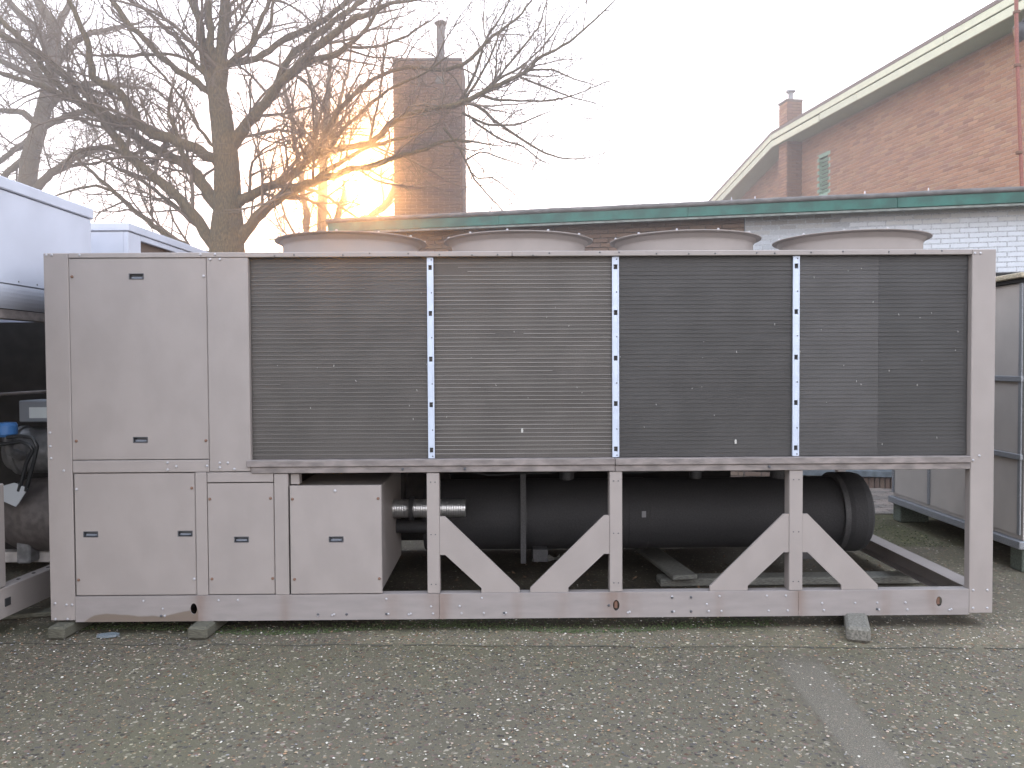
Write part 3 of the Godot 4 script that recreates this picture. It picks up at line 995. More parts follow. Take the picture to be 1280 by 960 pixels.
func limb(tree: Node3D, kind: String, flat: Array) -> void:
	var got := curve(flat)
	var pts: PackedVector3Array = got[0]
	var radii: PackedFloat32Array = got[1]
	if kind == "trunk":
		pts.insert(0, Vector3(pts[0].x, -0.1, 0))
		radii.insert(0, radii[0] * 1.25)
		for k in radii.size():
			radii[k] *= 1.0 + rng.randf_range(-0.03, 0.03)
	else:
		for k in radii.size():   # the thinnest limbs taper off finely
			radii[k] *= lerpf(0.72, 1.0, clampf(radii[k] / 0.045, 0.0, 1.0))
		for k in range(1, pts.size()):
			pts[k] += Vector3(rng.randf_range(-1, 1), rng.randf_range(-1, 1), rng.randf_range(-1, 1)) * minf(0.022, radii[k] * 0.5)
			radii[k] *= 1.0 + rng.randf_range(-0.08, 0.1)
	obj(kind, Shape.new().tube(pts, radii, 16 if kind == "trunk" else (9 if radii[0] > 0.05 else 6)), mats.bark, tree)
	# side branches along it
	var run := 0.0
	var next := rng.randf_range(0.15, 0.4)
	var total := 0.0
	for k in pts.size() - 1:
		total += pts[k].distance_to(pts[k + 1])
	var skip := 3.9 if kind == "trunk" else 0.12
	for k in range(1, pts.size()):
		run += pts[k].distance_to(pts[k - 1])
		if run < next or run < skip:
			continue
		next = run + rng.randf_range(0.06, 0.25) / density
		var d := (pts[k] - pts[k - 1]).normalized()
		var left := 1.0 - run / total
		var len := clampf(rng.randf_range(0.4, 1.3) * (0.5 + 0.36 * sqrt(total) + radii[k] * 6.0) * (0.6 + 0.6 * left), 0.2, 2.8)
		if kind == "trunk":
			len = minf(len * 0.5, 0.6)
		grow(pts[k], spread(d, 0.8), len, minf(radii[k] * 0.5, 0.005 + len * 0.0125), 1)
	grow(pts[pts.size() - 1], (pts[pts.size() - 1] - pts[pts.size() - 2]).normalized(), 0.35, radii[radii.size() - 1], 2)


func spread(d: Vector3, wide: float) -> Vector3:
	var p := Vector3(rng.randfn(), rng.randfn(), rng.randfn() * 0.8)
	p = (p - d * p.dot(d)).normalized()
	return (d * 0.62 + p * wide + Vector3.UP * 0.27).normalized()


func grow(from: Vector3, d: Vector3, length: float, r: float, level: int) -> void:
	var steps := clampi(int(length / 0.09), 2, 8)
	var pts := PackedVector3Array([from])
	var radii := PackedFloat32Array([r])
	var p := from
	var bend := Vector3(rng.randfn(), rng.randfn() + 0.25, rng.randfn()) * 0.09
	for k in steps:
		d = (d + bend + Vector3(rng.randfn(), rng.randfn(), rng.randfn()) * 0.13).normalized()
		p += d * length / steps
		pts.push_back(p)
		radii.push_back(maxf(r * (1.0 - 0.75 * (k + 1) / steps), 0.0042))
	twigs.tube(pts, radii, [6, 5, 4, 3][mini(level, 3)], false)
	if level >= twig_most:
		return
	var count := int(length * [0, 5.0, 6.0, 5.5][level] * density * rng.randf_range(0.7, 1.3))
	for k in count:
		var at := rng.randf_range(0.12, 1.0) * steps
		var i := mini(int(at), steps - 1)
		var q := pts[i].lerp(pts[i + 1], at - i)
		var l := length * rng.randf_range(0.22, 0.6) * (1.25 - 0.6 * at / steps)
		if l < 0.05:
			continue
		grow(q, spread((pts[i + 1] - pts[i]).normalized(), 0.85), l, maxf(radii[i] * 0.6, 0.0045), level + 1)


func trees() -> void:
	var main := thing("bare_tree", "big bare tree with a mossy trunk just left of the brick flue stack", "tree", Vector3(-4.96, 0, -14.0))
	twigs = Shape.new()
	density = 0.95
	limb(main, "trunk", [-0.00, 1.07, 0.00, 0.407, 0.01, 2.46, 0.00, 0.345, 0.01, 3.44, 0.00, 0.308, 0.01, 3.85, 0.00, 0.290, 0.03, 4.38, 0.00, 0.240, 0.03, 4.82, 0.00, 0.222, 0.02, 5.24, 0.00, 0.209, -0.03, 5.72, 0.00, 0.197, -0.07, 6.07, 0.00, 0.185, -0.12, 6.45, 0.00, 0.166])
	limb(main, "limb", [-0.09, 6.37, 0.00, 0.136, -0.05, 6.75, 0.01, 0.123, -0.03, 7.16, 0.02, 0.105, 0.01, 7.56, 0.02, 0.098, 0.04, 7.97, 0.03, 0.086, 0.08, 8.51, 0.04, 0.074, 0.12, 9.58, 0.07, 0.049, 0.18, 10.91, 0.10, 0.024])
	limb(main, "limb", [-0.16, 6.37, 0.00, 0.123, -0.20, 6.46, -0.01, 0.111, -0.32, 6.84, -0.05, 0.087, -0.39, 7.27, -0.09, 0.081, -0.45, 7.70, -0.13, 0.062, -0.60, 8.07, -0.17, 0.056, -0.83, 8.79, -0.25, 0.044, -1.14, 9.97, -0.36, 0.025])
	limb(main, "limb", [-0.13, 6.55, 0.00, 0.074, -0.18, 7.19, 0.11, 0.061, -0.15, 7.89, 0.22, 0.048, -0.13, 8.75, 0.37, 0.036])
	limb(main, "limb", [-0.32, 6.96, 0.00, 0.049, -0.39, 7.58, 0.14, 0.043, -0.50, 7.95, 0.23, 0.036, -0.63, 8.43, 0.35, 0.024])
	limb(main, "limb", [-0.26, 6.40, 0.00, 0.062, -0.37, 6.50, 0.02, 0.059, -0.89, 6.84, 0.08, 0.051, -1.22, 7.16, 0.13, 0.049, -1.56, 7.54, 0.19, 0.049, -1.80, 7.89, 0.24, 0.042, -2.15, 8.52, 0.32, 0.030])
	limb(main, "limb", [-0.33, 6.73, 0.00, 0.047, -0.47, 6.85, -0.03, 0.043, -0.74, 7.29, -0.13, 0.037, -1.15, 7.63, -0.23, 0.038, -1.51, 8.00, -0.32, 0.038, -1.78, 8.16, -0.37, 0.032, -2.31, 8.80, -0.52, 0.026])
	limb(main, "limb", [-0.33, 6.78, 0.00, 0.037, -0.57, 6.94, -0.04, 0.032, -0.97, 7.10, -0.10, 0.031, -1.80, 7.12, -0.22, 0.031, -2.41, 7.17, -0.30, 0.023])
	limb(main, "limb", [-0.08, 5.16, 0.00, 0.111, -0.21, 5.25, 0.03, 0.098, -0.54, 5.45, 0.09, 0.092, -0.88, 5.57, 0.15, 0.085, -1.30, 5.73, 0.23, 0.079, -1.49, 6.08, 0.29, 0.066, -1.73, 6.37, 0.36, 0.066, -2.03, 6.52, 0.42, 0.060, -2.09, 6.98, 0.50, 0.053, -2.21, 7.39, 0.57, 0.047, -2.31, 7.71, 0.63, 0.041, -2.39, 8.31, 0.74, 0.029])
	limb(main, "limb", [-1.35, 5.77, 0.00, 0.062, -1.60, 5.85, 0.04, 0.061, -1.91, 5.95, 0.10, 0.061, -2.21, 6.23, 0.17, 0.061, -2.45, 6.48, 0.23, 0.061, -2.74, 6.73, 0.30, 0.054, -3.09, 7.03, 0.38, 0.048, -3.55, 7.45, 0.49, 0.042, -4.01, 7.81, 0.60, 0.029])
	limb(main, "limb", [-0.09, 4.38, 0.00, 0.111, -0.24, 4.55, -0.02, 0.111, -0.51, 4.98, -0.07, 0.099, -0.76, 5.20, -0.10, 0.087, -1.20, 5.42, -0.15, 0.081, -1.59, 5.67, -0.20, 0.075, -1.98, 5.91, -0.24, 0.069, -2.27, 6.12, -0.27, 0.063, -2.72, 6.36, -0.32, 0.057, -3.27, 6.62, -0.38, 0.051, -3.87, 6.83, -0.44, 0.044, -4.63, 7.10, -0.51, 0.032])
	limb(main, "limb", [-0.21, 5.49, 0.00, 0.037, -0.35, 5.62, -0.04, 0.032, -0.78, 6.31, -0.19, 0.031, -1.17, 6.78, -0.30, 0.028, -1.56, 7.23, -0.41, 0.028, -2.06, 7.96, -0.56, 0.023])
	limb(main, "limb", [-0.55, 5.08, 0.00, 0.049, -0.70, 5.34, 0.07, 0.049, -0.79, 5.68, 0.15, 0.037, -0.87, 6.07, 0.24, 0.031, -0.79, 6.35, 0.30, 0.024])
	limb(main, "limb", [-0.16, 3.69, 0.00, 0.123, -0.28, 3.88, 0.01, 0.111, -0.49, 4.20, 0.03, 0.098, -0.78, 4.58, 0.06, 0.086, -1.28, 4.99, 0.09, 0.080, -1.63, 5.31, 0.12, 0.073, -1.85, 5.62, 0.14, 0.067, -2.06, 5.93, 0.16, 0.061, -2.28, 6.12, 0.17, 0.055, -2.84, 6.56, 0.21, 0.049, -3.27, 7.09, 0.25, 0.042, -3.69, 7.31, 0.27, 0.036, -4.21, 7.60, 0.31, 0.024])
	limb(main, "limb", [-1.69, 5.33, 0.00, 0.049, -1.84, 5.39, 0.04, 0.044, -2.02, 5.44, 0.08, 0.042, -2.43, 5.39, 0.17, 0.037, -2.61, 5.20, 0.23, 0.027])
	limb(main, "limb", [-0.29, 3.86, 0.00, 0.049, -0.48, 4.07, -0.05, 0.043, -1.05, 4.55, -0.19, 0.037, -1.56, 4.94, -0.31, 0.031, -1.98, 5.16, -0.40, 0.032, -2.39, 5.37, -0.48, 0.025, -2.82, 5.54, -0.56, 0.019])
	limb(main, "limb", [-0.30, 3.61, 0.00, 0.062, -0.64, 3.70, -0.08, 0.050, -1.26, 4.08, -0.25, 0.050, -1.70, 4.39, -0.36, 0.044, -2.19, 4.81, -0.51, 0.038, -2.52, 5.07, -0.60, 0.032, -2.94, 5.44, -0.72, 0.026])
	limb(main, "limb", [-1.94, 4.70, 0.00, 0.030, -2.22, 4.79, 0.07, 0.025, -2.59, 4.69, 0.15, 0.022, -2.93, 4.56, 0.24, 0.016])
	limb(main, "limb", [-0.06, 6.78, 0.00, 0.068, 0.09, 6.90, -0.02, 0.062, 0.54, 7.02, -0.07, 0.056, 1.08, 7.39, -0.13, 0.056, 1.35, 7.53, -0.16, 0.056, 1.68, 7.72, -0.20, 0.050, 2.11, 8.05, -0.26, 0.044, 2.60, 8.46, -0.32, 0.032])
	limb(main, "limb", [-0.03, 6.84, 0.00, 0.055, 0.12, 6.92, 0.03, 0.049, 0.50, 7.15, 0.12, 0.049, 0.61, 7.30, 0.16, 0.043, 0.75, 7.61, 0.24, 0.036, 0.89, 7.85, 0.30, 0.036, 1.04, 8.32, 0.41, 0.024])
	limb(main, "limb", [0.42, 7.15, 0.00, 0.037, 0.58, 7.34, -0.02, 0.037, 0.77, 7.54, -0.05, 0.037, 0.85, 8.03, -0.10, 0.031, 0.95, 8.60, -0.16, 0.025])
	limb(main, "limb", [0.06, 5.43, 0.00, 0.111, 0.23, 5.63, 0.03, 0.105, 0.39, 5.84, 0.05, 0.098, 0.57, 5.97, 0.08, 0.092, 0.91, 6.39, 0.13, 0.085, 1.25, 6.71, 0.18, 0.073, 1.51, 6.94, 0.22, 0.067, 1.87, 7.21, 0.26, 0.060, 2.22, 7.44, 0.31, 0.054, 2.52, 7.57, 0.34, 0.048, 2.84, 7.70, 0.38, 0.038, 3.11, 7.75, 0.41, 0.030, 3.52, 7.79, 0.45, 0.021])
	limb(main, "limb", [0.84, 6.39, 0.00, 0.062, 1.09, 6.98, -0.06, 0.056, 1.39, 7.25, -0.10, 0.056, 1.69, 7.52, -0.14, 0.056, 2.00, 7.78, -0.18, 0.050, 2.38, 8.08, -0.23, 0.044, 2.74, 8.37, -0.28, 0.031])
	limb(main, "limb", [0.97, 6.54, 0.00, 0.062, 1.12, 6.64, 0.04, 0.055, 1.49, 6.86, 0.12, 0.055, 2.02, 6.97, 0.23, 0.048, 2.21, 7.10, 0.28, 0.042, 2.40, 7.20, 0.33, 0.036, 2.60, 7.40, 0.39, 0.030, 2.79, 7.70, 0.47, 0.024, 3.01, 8.05, 0.56, 0.018])
	limb(main, "limb", [2.15, 7.18, 0.00, 0.030, 2.36, 7.16, 0.02, 0.027, 2.65, 7.16, 0.05, 0.025, 2.93, 7.23, 0.08, 0.025, 3.21, 7.31, 0.11, 0.022, 3.43, 7.45, 0.14, 0.018, 3.64, 7.56, 0.16, 0.012])
	limb(main, "limb", [2.08, 7.13, 0.00, 0.025, 2.34, 7.07, -0.03, 0.022, 2.63, 7.01, -0.06, 0.019, 2.97, 7.03, -0.09, 0.015])
	limb(main, "limb", [0.13, 4.38, 0.00, 0.099, 0.30, 4.54, 0.03, 0.086, 0.57, 4.67, 0.06, 0.078, 0.88, 4.80, 0.10, 0.073, 1.22, 4.96, 0.15, 0.067, 1.60, 5.25, 0.21, 0.061, 1.98, 5.35, 0.25, 0.060, 2.40, 5.39, 0.31, 0.054, 2.68, 5.49, 0.34, 0.054, 3.02, 5.79, 0.40, 0.048, 3.51, 5.93, 0.46, 0.045, 4.16, 6.02, 0.55, 0.045, 4.56, 6.22, 0.60, 0.040, 5.16, 6.44, 0.69, 0.035, 5.49, 6.72, 0.74, 0.029, 5.93, 6.91, 0.81, 0.023, 6.37, 7.27, 0.89, 0.017, 6.73, 7.59, 0.95, 0.011])
	limb(main, "limb", [0.11, 3.69, 0.00, 0.123, 0.35, 3.99, 0.04, 0.104, 0.54, 4.19, 0.07, 0.092, 0.79, 4.43, 0.10, 0.086, 1.08, 4.62, 0.14, 0.079, 1.59, 4.81, 0.19, 0.073, 1.89, 4.89, 0.22, 0.061, 2.24, 5.01, 0.26, 0.054, 2.49, 5.03, 0.29, 0.048, 2.78, 5.12, 0.32, 0.048, 3.00, 5.18, 0.34, 0.042, 3.43, 5.28, 0.39, 0.036, 3.91, 5.43, 0.44, 0.031, 4.31, 5.41, 0.48, 0.021, 4.71, 5.32, 0.52, 0.014])
	limb(main, "limb", [1.54, 4.87, 0.00, 0.049, 1.72, 4.99, 0.04, 0.044, 2.01, 5.13, 0.11, 0.043, 2.26, 5.29, 0.17, 0.039, 2.61, 5.41, 0.24, 0.036, 2.94, 5.47, 0.31, 0.030, 3.29, 5.53, 0.38, 0.024])
	limb(main, "limb", [1.52, 5.26, 0.00, 0.049, 1.73, 5.63, 0.04, 0.044, 1.94, 5.97, 0.09, 0.043, 2.30, 6.34, 0.14, 0.037, 2.75, 6.60, 0.19, 0.036, 3.22, 6.73, 0.24, 0.034, 3.70, 6.67, 0.29, 0.036, 4.15, 6.73, 0.34, 0.036, 4.41, 6.93, 0.37, 0.034, 4.67, 7.18, 0.41, 0.030, 5.05, 7.42, 0.46, 0.024, 5.37, 7.79, 0.52, 0.017])
	limb(main, "limb", [1.81, 5.42, 0.00, 0.037, 2.04, 5.68, 0.07, 0.034, 2.25, 5.88, 0.13, 0.032, 2.65, 6.17, 0.23, 0.029, 3.01, 6.39, 0.32, 0.026, 3.51, 6.55, 0.43, 0.021, 3.92, 6.80, 0.54, 0.017])
	limb(main, "limb", [4.07, 6.18, 0.00, 0.037, 4.31, 6.60, 0.05, 0.029, 4.55, 7.22, 0.12, 0.024, 4.77, 7.55, 0.16, 0.019, 5.00, 7.93, 0.21, 0.015])
	limb(main, "limb", [4.11, 6.21, 0.00, 0.030, 4.35, 6.50, 0.04, 0.027, 4.58, 6.89, 0.09, 0.022, 4.75, 7.25, 0.13, 0.017, 4.88, 7.61, 0.17, 0.012])
	limb(main, "limb", [4.27, 6.26, 0.00, 0.030, 4.65, 6.55, -0.05, 0.027, 5.05, 7.04, -0.11, 0.024, 5.44, 7.54, -0.17, 0.020, 5.57, 7.94, -0.21, 0.013])
	limb(main, "limb", [4.52, 6.41, 0.00, 0.027, 4.85, 6.64, 0.04, 0.025, 5.17, 6.81, 0.08, 0.022, 5.59, 7.18, 0.14, 0.018, 5.85, 7.57, 0.19, 0.012])
	limb(main, "limb", [4.38, 6.33, 0.00, 0.030, 4.78, 6.21, 0.08, 0.024, 5.12, 6.19, 0.15, 0.022, 5.50, 6.15, 0.23, 0.019, 5.96, 6.19, 0.33, 0.014, 6.52, 6.37, 0.46, 0.011])
	limb(main, "limb", [5.10, 6.66, 0.00, 0.025, 5.27, 6.58, -0.02, 0.022, 5.60, 6.47, -0.05, 0.019, 5.99, 6.33, -0.10, 0.015, 6.42, 6.24, -0.14, 0.011])
	limb(main, "limb", [5.27, 6.75, 0.00, 0.025, 5.67, 6.75, 0.04, 0.020, 6.05, 6.58, 0.08, 0.015, 6.31, 6.49, 0.11, 0.011])
	limb(main, "limb", [4.15, 6.19, 0.00, 0.034, 4.31, 6.19, -0.02, 0.032, 4.65, 5.94, -0.06, 0.030, 5.04, 5.67, -0.11, 0.025, 5.56, 5.38, -0.17, 0.021, 5.91, 5.29, -0.21, 0.016, 6.33, 5.30, -0.25, 0.011])
	limb(main, "limb", [4.12, 6.03, 0.00, 0.027, 4.35, 5.90, 0.03, 0.026, 4.57, 5.82, 0.05, 0.025, 5.04, 5.79, 0.10, 0.020, 5.53, 5.96, 0.15, 0.012])
	limb(main, "limb", [4.29, 5.91, 0.00, 0.025, 4.52, 5.76, -0.06, 0.022, 4.77, 5.61, -0.12, 0.020, 5.17, 5.50, -0.20, 0.017, 5.46, 5.29, -0.28, 0.013])
	limb(main, "limb", [3.80, 5.77, 0.00, 0.027, 3.98, 5.54, 0.03, 0.025, 4.16, 5.24, 0.06, 0.022, 4.34, 4.85, 0.11, 0.018, 4.80, 4.32, 0.18, 0.012])
	limb(main, "limb", [4.19, 5.22, 0.00, 0.020, 4.43, 5.34, 0.06, 0.017, 4.73, 5.24, 0.12, 0.015, 5.05, 5.12, 0.19, 0.011])
	limb(main, "limb", [4.26, 5.02, 0.00, 0.018, 4.40, 4.89, 0.02, 0.016, 4.63, 4.90, 0.04, 0.015, 4.98, 4.64, 0.09, 0.011])
	stuff(obj("branches_and_twigs", twigs, mats.twig, main))
	main = thing("bare_tree", "bare tree with dense ivy-dark branches at the far left above the white housing", "tree", Vector3(-11.14, 0, -18.0))
	twigs = Shape.new()
	density = 1.35
	limb(main, "trunk", [0.00, 2.35, 0.00, 0.253, 0.13, 3.96, 0.00, 0.222, 0.32, 5.66, 0.00, 0.198, 0.41, 6.33, 0.00, 0.190, 0.60, 6.93, 0.00, 0.166, 0.76, 7.51, 0.00, 0.158, 0.91, 8.15, 0.00, 0.143, 0.99, 8.71, 0.00, 0.135, 0.99, 9.26, 0.00, 0.119, 0.83, 9.49, 0.00, 0.103, 0.64, 9.81, 0.00, 0.095, 0.45, 10.51, 0.00, 0.063, 0.21, 11.91, 0.00, 0.032])
	limb(main, "limb", [0.50, 5.57, 0.00, 0.095, 0.73, 5.80, 0.05, 0.087, 1.08, 6.07, 0.11, 0.079, 1.49, 6.26, 0.18, 0.071, 1.78, 6.39, 0.22, 0.063, 2.30, 6.49, 0.30, 0.047, 2.87, 6.55, 0.38, 0.031])
	limb(main, "limb", [0.56, 6.77, 0.00, 0.079, 0.36, 6.71, -0.04, 0.071, -0.02, 6.52, -0.12, 0.064, -0.40, 6.28, -0.20, 0.054, -1.03, 6.09, -0.32, 0.032])
	limb(main, "limb", [0.64, 6.98, 0.00, 0.079, 0.32, 7.29, 0.05, 0.071, -0.01, 7.35, 0.09, 0.063, -0.60, 7.26, 0.15, 0.039])
	limb(main, "limb", [0.83, 7.73, 0.00, 0.095, 0.65, 8.21, 0.12, 0.087, 0.33, 8.65, 0.25, 0.078, 0.02, 8.96, 0.36, 0.070, -0.54, 9.40, 0.54, 0.046])
	limb(main, "limb", [0.87, 7.96, 0.00, 0.095, 0.46, 8.15, -0.04, 0.079, -0.02, 8.40, -0.10, 0.070, -0.87, 8.79, -0.18, 0.048])
	limb(main, "limb", [0.95, 8.48, 0.00, 0.095, 0.69, 9.07, 0.07, 0.085, 0.32, 9.44, 0.13, 0.079, 0.01, 9.81, 0.18, 0.063, -0.36, 10.38, 0.26, 0.047])
	limb(main, "limb", [0.98, 8.92, 0.00, 0.095, 1.11, 9.34, -0.06, 0.079, 1.25, 9.77, -0.13, 0.064, 1.39, 10.63, -0.26, 0.040])
	limb(main, "limb", [0.95, 8.29, 0.00, 0.095, 1.31, 8.72, 0.06, 0.079, 1.70, 8.98, 0.10, 0.063, 2.37, 9.09, 0.17, 0.047, 2.93, 9.17, 0.23, 0.031])
	limb(main, "limb", [0.68, 7.25, 0.00, 0.095, 1.14, 7.62, 0.12, 0.079, 1.67, 7.82, 0.22, 0.070, 2.29, 7.85, 0.34, 0.054, 3.02, 7.69, 0.48, 0.031])
	limb(main, "limb", [0.60, 6.90, 0.00, 0.079, 1.06, 7.21, -0.06, 0.070, 1.57, 7.37, -0.11, 0.064, 2.13, 7.24, -0.18, 0.048, 2.67, 7.04, -0.24, 0.032])
	limb(main, "limb", [0.45, 6.36, 0.00, 0.079, 0.11, 6.18, 0.04, 0.071, -0.22, 5.81, 0.09, 0.063, -0.72, 5.54, 0.15, 0.031])
	stuff(obj("branches_and_twigs", twigs, mats.twig, main))
	main = thing("bare_tree", "slender bare tree with thin stems between the mossy trunk and the flue stack", "tree", Vector3(-4.55, 0, -19.0))
	twigs = Shape.new()
	density = 0.9
	limb(main, "trunk", [0.00, 0.83, 0.00, 0.125, 0.03, 2.73, 0.00, 0.120, 0.07, 4.80, 0.00, 0.114, 0.12, 5.97, 0.00, 0.107, 0.15, 6.87, 0.00, 0.084, 0.21, 7.62, 0.00, 0.067, 0.30, 8.55, 0.00, 0.050, 0.35, 9.48, 0.00, 0.033])
	limb(main, "limb", [0.02, 3.48, 0.00, 0.084, -0.20, 4.23, 0.08, 0.080, -0.24, 4.78, 0.14, 0.076, -0.28, 5.51, 0.22, 0.066, -0.39, 6.42, 0.31, 0.058, -0.53, 7.49, 0.43, 0.049, -0.71, 8.54, 0.55, 0.032])
	limb(main, "limb", [0.08, 3.86, 0.00, 0.100, 0.26, 4.53, -0.07, 0.092, 0.37, 4.97, -0.12, 0.084, 0.51, 5.49, -0.17, 0.076, 0.59, 5.78, -0.20, 0.061])
	limb(main, "limb", [0.10, 4.05, 0.00, 0.100, 0.77, 4.93, -0.11, 0.084, 1.14, 5.17, -0.16, 0.078, 1.42, 5.36, -0.19, 0.078, 1.67, 5.65, -0.23, 0.085, 1.86, 6.08, -0.28, 0.068, 2.18, 6.66, -0.34, 0.051, 2.46, 7.55, -0.43, 0.034])
	limb(main, "limb", [0.12, 6.21, 0.00, 0.067, -0.00, 6.85, 0.07, 0.050, -0.01, 7.57, 0.15, 0.041, -0.15, 8.46, 0.24, 0.033])
	limb(main, "limb", [0.15, 6.49, 0.00, 0.067, 0.38, 7.07, -0.06, 0.050, 0.49, 7.85, -0.14, 0.042, 0.71, 8.82, -0.24, 0.034, 0.78, 9.60, -0.32, 0.025])
	stuff(obj("branches_and_twigs", twigs, mats.twig, main))


# ---------------------------------------------------------------- the chiller
func bolt_at(s: Shape, x: float, y: float, z: float, r := 0.009) -> void:
	s.lathe(PackedVector2Array([Vector2(0, r * 0.75), Vector2(r * 0.6, r * 0.7), Vector2(r * 0.95, r * 0.4), Vector2(r, 0)]), 8, Vector3(x, y, z), Basis(Vector3.RIGHT, PI / 2))


# a door sheet with slotted grips: the sheet is cut round each grip
func door(parent: Node, called: String, lo: Vector2, hi: Vector2, grips: Array, bolts: Array, z := -0.004, thick := 0.02, back := 0.0) -> Node3D:
	var s := Shape.new()
	var gw := 0.046
	var gh := 0.0185
	var xs := [lo.x]
	var rows := grips.duplicate()
	rows.sort_custom(func(a, b): return a.y < b.y or (a.y == b.y and a.x < b.x))
	# bands of equal height carry the grips
	var y := lo.y
	var bands := {}
	for g in rows:
		bands[g.y] = bands.get(g.y, []) + [g.x]
	for gy in bands:
		s.span(Vector3(lo.x, y, z - thick), Vector3(hi.x, gy - gh, z), 0.0)
		var x := lo.x
		for gx in bands[gy]:
			s.span(Vector3(x, gy - gh, z - thick), Vector3(gx - gw, gy + gh, z), 0.0)
			x = gx + gw
		s.span(Vector3(x, gy - gh, z - thick), Vector3(hi.x, gy + gh, z), 0.0)
		y = gy + gh
	s.span(Vector3(lo.x, y, z - thick), Vector3(hi.x, hi.y, z), 0.0)
	# rolled edge
	var e := 0.003
	for q in [[Vector3(lo.x - e, lo.y - e, z - thick), Vector3(lo.x, hi.y + e, z - e)], [Vector3(hi.x, lo.y - e, z - thick), Vector3(hi.x + e, hi.y + e, z - e)], [Vector3(lo.x, hi.y, z - thick), Vector3(hi.x, hi.y + e, z - e)], [Vector3(lo.x, lo.y - e, z - thick), Vector3(hi.x, lo.y, z - e)]]:
		s.span(q[0], q[1], 0.0)
	var d := obj(called, s, mats.paint, parent)
	for g in grips:
		var h := Shape.new()
		h.span(Vector3(g.x - gw, g.y - gh, z - 0.032), Vector3(g.x + gw, g.y + gh, z - 0.024), 0.0)
		h.span(Vector3(g.x - gw, g.y + gh - 0.004, z - 0.024), Vector3(g.x + gw, g.y + gh, z + 0.002), 0.0)
		h.span(Vector3(g.x - gw, g.y - gh, z - 0.024), Vector3(g.x + gw, g.y - gh + 0.003, z + 0.002), 0.0)
		h.span(Vector3(g.x - gw, g.y - gh + 0.003, z - 0.024), Vector3(g.x - gw + 0.005, g.y + gh - 0.004, z + 0.002), 0.0)
		h.span(Vector3(g.x + gw - 0.005, g.y - gh + 0.003, z - 0.024), Vector3(g.x + gw, g.y + gh - 0.004, z + 0.002), 0.0)
		obj("latch", Shape.new().box(Vector3(g.x - 0.004, g.y - 0.007, z - 0.019), Vector3(0.07, 0.013, 0.008), 0.002), mats.latch, d)
		obj("grip", h, mats.handle, d)
	var rusty := Shape.new()
	var clean := Shape.new()
	for b in bolts:
		bolt_at(clean if b.size() > 2 else rusty, b[0], b[1], z, 0.0095)
	if rusty.v.size():
		stuff(obj("rusty_bolts", rusty, mats.rust, d))
	if clean.v.size():
		stuff(obj("bolts", clean, mats.steel, d))
	return d


func rail_stains() -> ImageTexture:
	# grime of the base rail: rust runs at the joints and a tide of dirt at its left end; 0.08 to 0.24 m high
	var w := 2048
	var h := 64
	var img := Image.create(w, h, false, Image.FORMAT_RGB8)
	var f := FastNoiseLite.new()
	f.seed = 31
	f.frequency = 0.01
	f.fractal_octaves = 4
	for x in w:
		var m := x / float(w) * 5.935
		for y in h:
			var up := 0.24 - 0.16 * y / float(h)
			var c := Vector3.ONE * (0.94 + 0.05 * f.get_noise_2d(x, y * 4.0))
			var r := 0.0
			for q in [[2.43, 0.07, 0.5], [4.70, 0.05, 0.4], [3.55, 0.12, 0.55], [0.93, 0.05, 0.35], [1.47, 0.04, 0.3], [2.92, 0.03, 0.3], [3.2, 0.05, 0.2], [2.15, 0.05, 0.25], [5.25, 0.04, 0.25], [4.2, 0.03, 0.25], [5.55, 0.05, 0.3]]:
				r = maxf(r, q[2] * exp(-pow((m - q[0] + 0.01 * f.get_noise_2d(x * 3.0, y)) / q[1], 2.0)) * (0.6 + 0.8 * f.get_noise_2d(x * 2.0, y * 0.4)))
			c = c.lerp(Vector3(0.72, 0.58, 0.5), clampf(r, 0.0, 1.0))
			var tide := 0.128 + 0.02 * f.get_noise_2d(x * 0.8, 3.0) + 0.028 * smoothstep(0.7, 0.9, m) - 0.05 * smoothstep(0.28, 0.16, m)
			if m < 0.92 and up < tide:
				c = c.lerp(Vector3(0.70, 0.64, 0.56), 0.75 * smoothstep(0.0, 0.01, tide - up))
			img.set_pixel(x, y, Color(clampf(c.x, 0, 1), clampf(c.y, 0, 1), clampf(c.z, 0, 1)))
	return ImageTexture.create_from_image(img)


